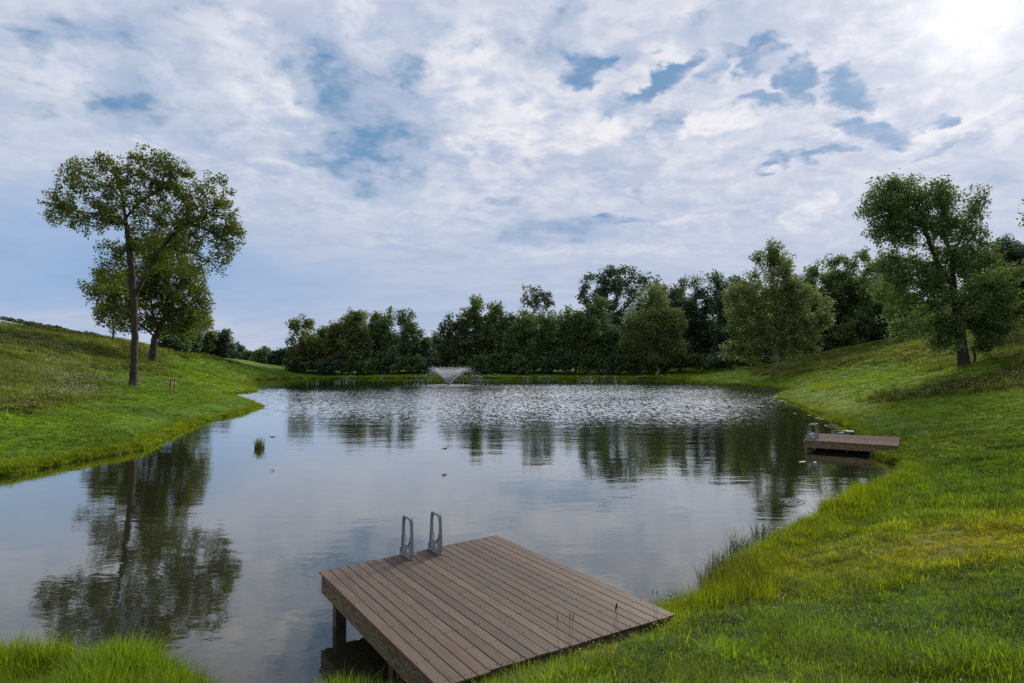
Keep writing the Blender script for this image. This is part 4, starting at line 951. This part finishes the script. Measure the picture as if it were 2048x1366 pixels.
    # posts down into the pond bed
    for (a, b) in postrows:
        p = Li.lerp(Bi, a).lerp(Ni.lerp(Ri, a), b) + (cx - Li.lerp(Bi, a).lerp(Ni.lerp(Ri, a), b)).normalized() * .11
        bed = min(-.05, hz(p.x, p.y)) - .2; top = zb - .0015 + ztop
        o = obj('post', box(0, 0, (top + bed) / 2 - ztop, .15, .15, top - bed, .006, 0, 'post'), root, POST); o.location = (p.x - O.x, p.y - O.y, 0); o.rotation_euler = (0, 0, rz)
    return root, u, v
dock, du, dv = make_dock('swim_deck', DECK, .70, 22, 'large square brown composite deck built out from the near bank', BOARD, longer=4, seed=1, postrows=((.02, .05), (.98, .05), (.02, .62), (.98, .62), (.5, .05)))
dock2, eu, ev = make_dock('swim_deck', DECK2, .45, 21, 'small pale deck in the middle distance jutting from the right bank', BOARD2, seed=2, postrows=((.02, .03), (.98, .03), (.5, .03)))

def rr_loop(pts, n=6, r=.05):
    """closed outline with rounded corners"""
    out = []; m = len(pts)
    for i in range(m):
        p = Vector(pts[i][:2]); a = Vector(pts[i - 1][:2]); b = Vector(pts[(i + 1) % m][:2]); rad = pts[i][2]
        d1 = (a - p).normalized(); d2 = (b - p).normalized(); s, e = p + d1 * rad, p + d2 * rad
        for k in range(n + 1):
            t_ = k / n; out.append(s * (1 - t_) ** 2 + p * 2 * t_ * (1 - t_) + e * t_ ** 2)
    return out
def resample(P, n):
    P = [Vector(p) for p in P]; L = [0]
    for i in range(len(P)): L.append(L[-1] + (P[(i + 1) % len(P)] - P[i]).length)
    out = []
    for k in range(n):
        t_ = L[-1] * k / n; i = max(j for j in range(len(P)) if L[j] <= t_ + 1e-9); f = (t_ - L[i]) / max(1e-9, L[i + 1] - L[i]); out.append(P[i].lerp(P[(i + 1) % len(P)], f))
    return out
def radial(P, c, n):
    """points where rays from c meet the outline, so that two outlines can be bridged"""
    out = []
    for k in range(n):
        a = 2 * math.pi * k / n; d = Vector((math.cos(a), math.sin(a))); best = None
        for i in range(len(P)):
            p, q = P[i] - c, P[(i + 1) % len(P)] - c; e = q - p; den = d.x * e.y - d.y * e.x
            if abs(den) < 1e-12: continue
            t_ = (p.x * e.y - p.y * e.x) / den; s = (p.x * d.y - p.y * d.x) / den
            if t_ > 0 and -1e-6 <= s <= 1 + 1e-6: best = t_ if best is None else max(best, t_)
        out.append(c + d * best)
    return out
def ring_solid(outer, inner, th, name, inset_y=0.0):
    n = len(outer); V = [(p.x, -th / 2, p.y) for p in outer] + [(p.x, -th / 2, p.y) for p in inner] + [(p.x, th / 2, p.y) for p in outer] + [(p.x, th / 2, p.y) for p in inner]; Fc = []
    for i in range(n):
        j = (i + 1) % n
        Fc += [(i, j, n + j, n + i), (2 * n + j, 2 * n + i, 3 * n + i, 3 * n + j), (j, i, 2 * n + i, 2 * n + j), (n + i, n + j, 3 * n + j, 3 * n + i)]
    return quat_from(V, Fc, name)
def make_ladder(name, origin, edge_dir, in_dir, label, ztop, sticker=True):
    """boarding ladder: local x runs inboard, local y along the deck edge"""
    root = empty(name, origin, math.atan2(in_dir.y, in_dir.x)); tag(root, label, 'ladder', 'boarding ladders on the decks')
    side = 1 if Vector((-in_dir.y, in_dir.x, 0)).dot(edge_dir) > 0 else -1
    C = Vector((.165, .42)); n = 72
    outer = radial(rr_loop([(-.02, .012, .01), (.375, .012, .05), (.375, .16, .05), (.345, .615, .075), (.045, .615, .07), (.015, .30, .05)]), C, n)
    hole = []
    for k in range(60):                                                   # rounded top, egg-shaped bottom
        a = 2 * math.pi * k / 60; hole.append(Vector((.192 + .143 * math.copysign(abs(math.cos(a)) ** (.55 if math.sin(a) > 0 else .95), math.cos(a)), .40 + (.182 if math.sin(a) > 0 else .215) * math.copysign(abs(math.sin(a)) ** (.6 if math.sin(a) > 0 else .95), math.sin(a)))))
    inner = radial(hole, C, n)
    lip_o = [c_ + (p - c_) * 1.0 for p, c_ in zip(inner, [C] * n)]; mid = [C + (p - C) * (1 + .013 / max(.05, (p - C).length)) for p in inner]
    outer_in = [C + (p - C) * (1 - .020 / max(.08, (p - C).length)) for p in outer]
    outer_in = [o if (o - C).length > (m - C).length + .003 else C + (o - C).normalized() * ((m - C).length + .004) for o, m in zip(outer_in, mid)]
    for yy in (0.0, .48 * side):
        o = obj('handle', ring_solid(outer, outer_in, .046, 'handle'), root, PLASTIC); o.location = (0, yy, 0)
        obj('inner_lip', ring_solid(mid, inner, .042, 'inner_lip'), o, PLASTIC)
        obj('web_panel', ring_solid([C + (p - C) * .999 for p in outer_in], [C + (p - C) * 1.001 for p in mid], .018, 'web_panel'), o, PLASTIC)
        obj('foot_flange', box(.18, 0, .006, .40, .085, .012, .003, 0, 'foot_flange'), o, PLASTIC)
        V = []; 
        for k in range(8):
            pass
        rb = obj('flange_rib', box(.18, -.036, .022, .40, .010, .022, .002, 0, 'flange_rib'), o, PLASTIC)
        for s_ in (-1, 1):
            obj('sticker', box(.235, s_ * .0108, .085, .040, .0022, .085, 0, 0, 'sticker'), o, STICK)
            tri = hexa([(.222, s_ * .0121 - .0004, .052), (.248, s_ * .0121 - .0004, .052), (.248, s_ * .0121 + .0004, .052), (.222, s_ * .0121 + .0004, .052), (.233, s_ * .0121 - .0004, .082), (.237, s_ * .0121 - .0004, .082), (.237, s_ * .0121 + .0004, .082), (.233, s_ * .0121 + .0004, .082)], 0, 'warning_mark')
            obj('warning_mark', tri, o, BLACK)
        obj('side_rail', box(-.035, yy, -.35, .05, .055, .9, .008, 0, 'side_rail'), root, PLASTIC)
    for k in range(4):
        obj('step', box(-.08, .24 * side, -.16 - k * .22, .13, .42, .03, .006, 0, 'step'), root, PLASTIC)
    return root
def on_deck(px, py, ztop): Y = (CAMZ - ztop) * F / (py - HOR); return Vector(((px - 1024) / F * Y, Y, ztop + .004))
edge = (Vector(DECK[1]) - Vector(DECK[0])).to_3d().normalized(); inn = (Vector(DECK[3]) - Vector(DECK[0])).to_3d().normalized()
make_ladder('boarding_ladder', on_deck(807, 1104, .70) + Vector((0, 0, 0)), edge, inn, 'grey plastic ladder with two looped handles on the water edge of the near deck', .70)
edge2 = (Vector(DECK2[1]) - Vector(DECK2[0])).to_3d().normalized(); inn2 = (Vector(DECK2[3]) - Vector(DECK2[0])).to_3d().normalized()
p2 = Vector(DECK2[0]).lerp(Vector(DECK2[1]), .2).to_3d(); p2.z = .454
make_ladder('boarding_ladder', p2 + inn2 * .03, edge2, inn2, 'pale grey looped ladder handles on the far end of the small deck', .45)

# ------------------------------------------------------------------ fountain
def fountain():
    rg = np.random.default_rng(9); root = empty('fountain', FOUNT); tag(root, 'floating fountain throwing a V-shaped white spray in the middle of the pond', 'fountain')
    m, t, out = mat('spray_water'); d = t.nodes.new('ShaderNodeBsdfDiffuse'); d.inputs[0].default_value = (.85, .87, .9, 1); tr = t.nodes.new('ShaderNodeBsdfTranslucent'); tr.inputs[0].default_value = (.85, .87, .9, 1)
    mm = t.nodes.new('ShaderNodeMixShader'); mm.inputs[0].default_value = .6; t.links.new(d.outputs[0], mm.inputs[1]); t.links.new(tr.outputs[0], mm.inputs[2]); t.links.new(mm.outputs[0], out.inputs[0])
    def drops(C, s):
        n = len(C); V = np.repeat(C, 4, 0) + rg.normal(0, 1, (n * 4, 3)) * np.repeat(s, 4)[:, None]; i = np.arange(n)[:, None] * 4
        f = np.concatenate([i + [0, 1, 2], i + [0, 2, 3], i + [0, 3, 1], i + [1, 3, 2]], 0); return mesh_np('drops', V, f)
    n = 19000; ph = rg.uniform(0, 2 * np.pi, n); ang = np.radians(rg.normal(61, 2.6, n)); v0 = 8.35 * (1 - np.abs(rg.normal(0, .085, n))).clip(.5, 1)
    tt = rg.uniform(0, 1, n) ** .9 * (2 * v0 * np.sin(ang) / 9.8) * rg.choice([.30, .42, .55, 1.0], n, p=[.34, .30, .2, .16]); wind = np.array([.35, 0]) 
    r_ = v0 * np.cos(ang) * tt; zz = v0 * np.sin(ang) * tt - 4.9 * tt ** 2
    k = (.03 + .05 * tt)[:, None]; C = np.c_[r_ * np.cos(ph) + wind[0] * tt * tt, r_ * np.sin(ph), zz] + rg.normal(0, 1, (n, 3)) * k; C = C[C[:, 2] > .02]
    s = rg.uniform(.012, .034, len(C)); o = obj('spray', drops(C, s), root, m); tag(o, kind='stuff')
    n = 2600; rr = np.abs(rg.normal(0, 1, n)) * 2.3 + .4; ph = rg.uniform(0, 2 * np.pi, n); C = np.c_[rr * np.cos(ph), rr * np.sin(ph), rg.uniform(.01, .10, n)]
    o = obj('splash', drops(C, rg.uniform(.01, .03, n)), root, m); tag(o, kind='stuff')
    n = 24; V = []; prof = [(.0, .14), (.16, .14), (.20, .10), (.42, .07), (.46, .0), (.40, -.12), (0, -.12)]
    for r0, z0 in prof:
        for k in range(n): V.append((r0 * math.cos(2 * math.pi * k / n), r0 * math.sin(2 * math.pi * k / n), z0))
    Fc = [(a * n + k, a * n + (k + 1) % n, (a + 1) * n + (k + 1) % n, (a + 1) * n + k) for a in range(len(prof) - 1) for k in range(n)]
    obj('float', quat_from(V, Fc, 'float', True), root, plain('black_float', (.02, .02, .02), .5, .3))
    obj('nozzle', box(0, 0, .2, .10, .10, .14, .02, 0, 'nozzle'), root, plain('steel_nozzle', (.2, .2, .2), .4, .5, metal=.8))
fountain()

# ------------------------------------------------------------------ small things
REDW = plain('red_stained_timber', (.15, .078, .042), .8, .2, .3, 8)
def marker():
    g = Vector(ground_at(345, 56)); root = empty('marker_stand', g, R(8)); tag(root, 'two short red-brown posts with a small white box between them on the left lawn', 'post stand')
    for dx, rx in ((-.17, .035), (.17, .02)):
        o = obj('post', box(0, 0, .52, .10, .10, 1.14, .008, 0, 'post'), root, REDW); o.location = (dx, 0, 0); o.rotation_euler = (0, rx + .04, 0)
    obj('rail', box(.03, -.004, 1.0, .27, .06, .09, .005, 0, 'rail'), root, plain('tan_timber', (.32, .20, .10), .8, .2))
    obj('meter_box', box(.03, .0, .74, .17, .12, .22, .01, 0, 'meter_box'), root, plain('pale_box', (.42, .42, .46), .5, .4))
    obj('lid_hook', box(.30, -.02, .74, .06, .05, .16, .008, 0, 'lid_hook'), root, plain('white_hook', (.6, .6, .55), .5, .4))
marker()
def stake():
    g = Vector(ground_at(1733, 48)); root = empty('survey_stake', g); tag(root, 'thin leaning orange survey stake in the grass on the right bank', 'stake')
    o = obj('stake', box(0, 0, .25, .045, .02, .56, .003, 0, 'stake'), root, plain('raw_lath', (.55, .30, .18), .8, .2)); o.rotation_euler = (0, .12, .2)
    o2 = obj('painted_tip', box(0, 0, .46, .049, .024, .15, .003, 0, 'painted_tip'), root, plain('orange_paint', (.75, .16, .05), .6, .3)); o2.rotation_euler = (0, .12, .2)
stake()
def rail_fence():
    pts = [(-70, 627), (0, 639.5), (38, 648.5)]; root = empty('board_fence', at(-20, 640, 99)); tag(root, 'white board fence crossing the crest of the left slope', 'fence'); O = root.location
    W = plain('white_paint', (.78, .78, .76), .5, .4, .06); a, b = at(-90, 622, 96), at(42, 649.5, 104)
    n = 7
    for k in range(n):
        p = a.lerp(b, k / (n - 1)); o = obj('post', box(0, 0, -.45, .12, .12, 1.1, .006, 0, 'post'), root, W); o.location = p - O
    d = b - a; ax = math.atan2(d.y, d.x); sl_ = math.atan2(d.z, d.to_2d().length)
    for dz in (0.0, -.32):
        o = obj('rail', box(0, -.075, dz, d.length, .03, .15, .004, 0, 'rail'), root, W); o.location = (a + b) / 2 - O; o.rotation_euler = (0, -sl_, ax)
rail_fence()
ROCKM = plain('pale_limestone', (.36, .34, .31), .9, .2, .35, 3.0)
def rock_mesh(rg, s, flat=.6):
    import bmesh
    bm = bmesh.new(); bmesh.ops.create_icosphere(bm, subdivisions=1, radius=s)
    for v in bm.verts: v.co = Vector((v.co.x * rg.uniform(.7, 1.3), v.co.y * rg.uniform(.7, 1.3), v.co.z * flat * rg.uniform(.7, 1.2)))
    me = bpy.data.meshes.new('rock'); bm.to_mesh(me); bm.free(); return me
def rocks():
    rg = random.Random(4); ms = [rock_mesh(rg, .26) for _ in range(8)]
    for m in ms: m.materials.append(ROCKM)
    xs = []
    where = {705: 'below the vine-covered tree', 770: 'right of the first pile, left of the fountain', 827: 'just left of the fountain', 955: 'just right of the fountain', 1000: 'below the full green tree', 1050: 'below the mid green tree', 1085: 'in the largest pile below the sparse-topped tree', 1100: 'beside the largest pile, on its right',
             1160: 'left below the big dark crown', 1220: 'below the big dark crown', 1285: 'in the brownish pile below the feathery tree', 1330: 'at the right end of the dam'}
    for c, n, w in ((705, 12, 12), (770, 3, 8), (827, 6, 8), (955, 14, 18), (1000, 8, 12), (1050, 6, 8), (1085, 13, 10), (1100, 6, 14), (1160, 6, 18), (1220, 7, 14), (1285, 12, 16), (1330, 5, 14)):
        for _ in range(n): xs.append((c + rg.gauss(0, w * .6), where[c]))
    for px, wh in xs:
        Y = 138.6 + abs(rg.gauss(0, 1.6)); x = (px - 1024) / F * Y; z = hz(x, Y)
        o = obj('rock', ms[rg.randrange(8)]); o.location = (x, Y, z + .06); o.rotation_euler = (0, 0, rg.uniform(0, 6)); k = rg.uniform(.4, 1.15); o.scale = (k * 1.4, k, k * .8)
        tag(o, 'small pale rock on the far dam ' + wh, 'rock', 'rocks along the far dam')
rocks()
def flotsam():
    rg = random.Random(8)
    for (px, py, s, lab) in ((1692, 866, 1.5, 'largest dark wet rock at the waterline behind the small deck'), (1680, 867, .7, 'pale flat rock left beside the dark wet rock behind the small deck'), (1706, 865, .7, 'pale rock right beside the dark wet rock behind the small deck')):
        x, y = wl(px, py); o = obj('rock', rock_mesh(rg, .26 * s, .5)); o.location = (x, y, .03)
        o.data.materials.append(plain('wet_rock', (.10, .09, .08) if s > 1 else (.16, .15, .13), .6, .4)); tag(o, lab, 'rock')
    W = plain('bleached_wood', (.28, .25, .21), .8, .2)
    for (px, py, L_, a, lab) in ((1675, 863, .95, .2, 'pale driftwood stick lying left of the wet rock behind the small deck'), (1664, 852, .7, -.6, 'short pale driftwood stick floating farthest left near the small deck'), (1718, 864, 1.1, .1, 'pale driftwood stick lying right of the wet rock behind the small deck')):
        x, y = wl(px, py); V, Fc = tubes([(np.array([(-L_ / 2, 0, .03), (-L_ * .2, .05, .05), (L_ * .2, -.03, .04), (L_ / 2, .02, .03)]), np.array([.02, .035, .03, .015]))], 6)
        o = obj('driftwood', mesh_np('driftwood', V, Fc, True), None, W); o.location = (x, y, 0); o.rotation_euler = (0, 0, a); tag(o, lab, 'driftwood')
    Lm = plain('pale_floating_leaf', (.30, .29, .25), .6, .3)
    me = quat_from([(-.12, 0, .006), (-.02, -.05, .012), (.12, 0, .02), (-.01, .05, .01), (-.12, 0, .002), (-.02, -.05, .006), (.12, 0, .014), (-.01, .05, .004)], [(0, 1, 2, 3), (7, 6, 5, 4), (0, 4, 5, 1), (1, 5, 6, 2), (2, 6, 7, 3), (3, 7, 4, 0)], 'floating_leaf'); me.materials.append(Lm)
    for px, py in ((1588, 827), (1616, 831), (1633, 836), (1641, 838), (1602, 923), (1627, 924), (1650, 851)):
        x, y = wl(px, py); o = obj('floating_leaf', me); o.location = (x, y, .006); o.rotation_euler = (0, 0, rg.uniform(0, 3)); k = rg.uniform(1, 1.8); o.scale = (k, k, 1)
        tag(o, 'small pale leaf floating on the dark water near the small deck', 'leaf', 'leaves floating near the small deck')
    st = plain('dark_stone', (.05, .045, .04), .6, .3)
    for px, py, lab in ((303, 874, 'leftmost of three small stones at the left waterline'), (325, 873, 'middle one of three small stones at the left waterline'), (334, 872, 'rightmost of three small stones at the left waterline')):
        x, y = wl(px, py); o = obj('stone', rock_mesh(rg, .13, .8)); o.data.materials.append(st if px > 310 else ROCKM); o.location = (x, y, .05); tag(o, lab, 'stone')
flotsam()
def tussock():
    rg = np.random.default_rng(5); x, y = wl(521, 896); root = empty('grass_tussock', (x, y, 0)); tag(root, 'lone tuft of green grass standing in the open water', 'grass tuft')
    m, t, out = mat('tussock_blades'); v = attr(t, 'v'); leafy(t, out, mix(t, v, (.05, .085, .012), (.13, .19, .02)), .45)
    obj('blades', blade_mesh('blades', 150, .52, .022, .20, .45, rg, 4), root, m)
    m2, t2, out2 = mat('tussock_seed'); principled(t2, out2, (.16, .09, .05), .9, .1); obj('seed_blades', blade_mesh('seed_blades', 14, .66, .02, .08, .25, rg, 4), root, m2)
    me = rock_mesh(random.Random(2), .26, .35); obj('mud_base', me, root, plain('wet_mud', (.03, .025, .015), .7, .3))
tussock()
def swallow(px, py, Y, lab, rz):
    m = bpy.data.materials.get('swallow_feathers') or plain('swallow_feathers', (.02, .022, .035), .6, .3); root = empty('swallow', at(px, py, Y), rz); tag(root, lab, 'bird')
    V, Fc = tubes([(np.array([(-.10, 0, 0), (-.05, 0, .005), (0, 0, .005), (.05, 0, .008), (.075, 0, .01), (.10, 0, .005)]), np.array([.006, .022, .028, .022, .017, .002]))], 8)
    obj('body', mesh_np('body', V, Fc, True), root, m)
    for s in (-1, 1):
        P = [(.04, s * .02, .01), (.06, s * .09, .035), (.01, s * .19, .03), (-.05, s * .24, .01), (-.01, s * .14, .02), (-.02, s * .02, .008)]
        Vv = [(a, b, c + .003) for a, b, c in P] + [(a, b, c - .003) for a, b, c in P]; n = 6
        obj('wing', quat_from(Vv, [tuple(range(6)), tuple(range(11, 5, -1))] + [(i, i + 6, (i + 1) % 6 + 6, (i + 1) % 6) for i in range(6)], 'wing'), root, m)
        P = [(-.09, s * .002, 0), (-.17, s * .035, 0), (-.10, s * .014, 0)]; Vv = [(a, b, c + .002) for a, b, c in P] + [(a, b, c - .002) for a, b, c in P]
        obj('tail_feather', quat_from(Vv, [(0, 1, 2), (5, 4, 3), (0, 3, 4, 1), (1, 4, 5, 2), (2, 5, 3, 0)], 'tail_feather'), root, m)
swallow(548, 874, 26, 'swallow skimming the water just right of the lone grass tuft', R(60))
swallow(890, 897, 24, 'swallow skimming the water in the middle of the pond', R(-15))
def stalks():
    rg = np.random.default_rng(14)
    specs = [(1106, 1268, 'leftmost'), (1128, 1262, 'second from the left'), (1133, 1268, 'third from the left'), (1212, 1236, 'fourth from the left'), (1218, 1230, 'fifth from the left'), (1224, 1240, 'sixth from the left'), (1294, 1216, 'second from the right'), (1300, 1214, 'rightmost')]
    hd = plain('dark_seed_head', (.045, .028, .018), .9, .1)
    a, b = Vector(DECK[3]), Vector(DECK[2])
    for (px, py, w) in specs:
        best = min((k / 100 for k in range(101)), key=lambda k: abs(1024 + a.lerp(b, k).x / a.lerp(b, k).y * F - px)); q = a.lerp(b, best) + Vector((.04, -.12)); g = hz(q.x, q.y)
        H = .70 + .32 + rg.uniform(-.06, .05) - g; root = empty('seed_stalk', (q.x, q.y, g)); tag(root, 'dark-headed plantain stalk against the near deck, ' + w, 'weed', 'stalks against the near deck')
        lx, ly = rg.uniform(-.05, .05, 2); P = np.array([(lx * u * u, ly * u * u, H * u) for u in np.linspace(0, 1, 5)]); V, Fc = tubes([(P, np.full(5, .0018))], 5); obj('stem', mesh_np('stem', V, Fc, True), root, STALK)
        P2 = np.array([(lx, ly, H - .01), (lx, ly, H + .01), (lx, ly, H + .03), (lx, ly, H + .055)]); V, Fc = tubes([(P2, np.array([.002, .0055, .0055, .0015]))], 6); obj('seed_head', mesh_np('seed_head', V, Fc, True), root, hd)
    # dark sedge leaning over the water on the point right of the deck
    m, t, out = mat('sedge_blades'); v = attr(t, 'v'); leafy(t, out, mix(t, v, (.022, .042, .012), (.06, .09, .02)), .35)
    for i, (px, py, lab) in enumerate(((1418, 1180, 'dark sedge clump nearest the deck, leaning over the water'), (1436, 1140, 'dark sedge clump in the middle of the point right of the deck'), (1470, 1100, 'dark sedge clump farthest out on the point right of the deck'), (1520, 1075, 'dark sedge clump where the point joins the right bank'))):
        x, y = wl(px, py); x += .05; root = empty('sedge', (x, y, max(0.0, hz(x, y)))); tag(root, lab, 'sedge'); obj('blades', blade_mesh('blades', 110, .50, .012, .26, .6, rg, 4), root, m); obj('seed_blades', blade_mesh('seed_blades', 14, .62, .008, .2, .6, rg, 4), root, STALK)
    # weed sprig by the right corner of the deck
    x, y = 2.05, 8.35; root = empty('weed_sprig', (x, y, hz(x, y))); tag(root, 'dark small-leaved sprig sticking up at the right corner of the near deck', 'weed')
    V, Fc = tubes([(np.array([(0, 0, 0), (-.02, 0, .25), (-.07, 0, .5)]), np.array([.004, .003, .002])), (np.array([(-.01, 0, .2), (.03, .02, .35), (.04, .02, .47)]), np.array([.003, .002, .002]))], 4); obj('stem', mesh_np('stem', V, Fc), root, STALK)
    C = np.vstack([np.array([(-.05, 0, .42)]) + rg.normal(0, .03, (9, 3)), np.array([(.035, .02, .40)]) + rg.normal(0, .03, (8, 3))]); obj('leaves', leaves_mesh('leaves', C, .035, rg, .7), root, LEAF['deep'])
stalks()
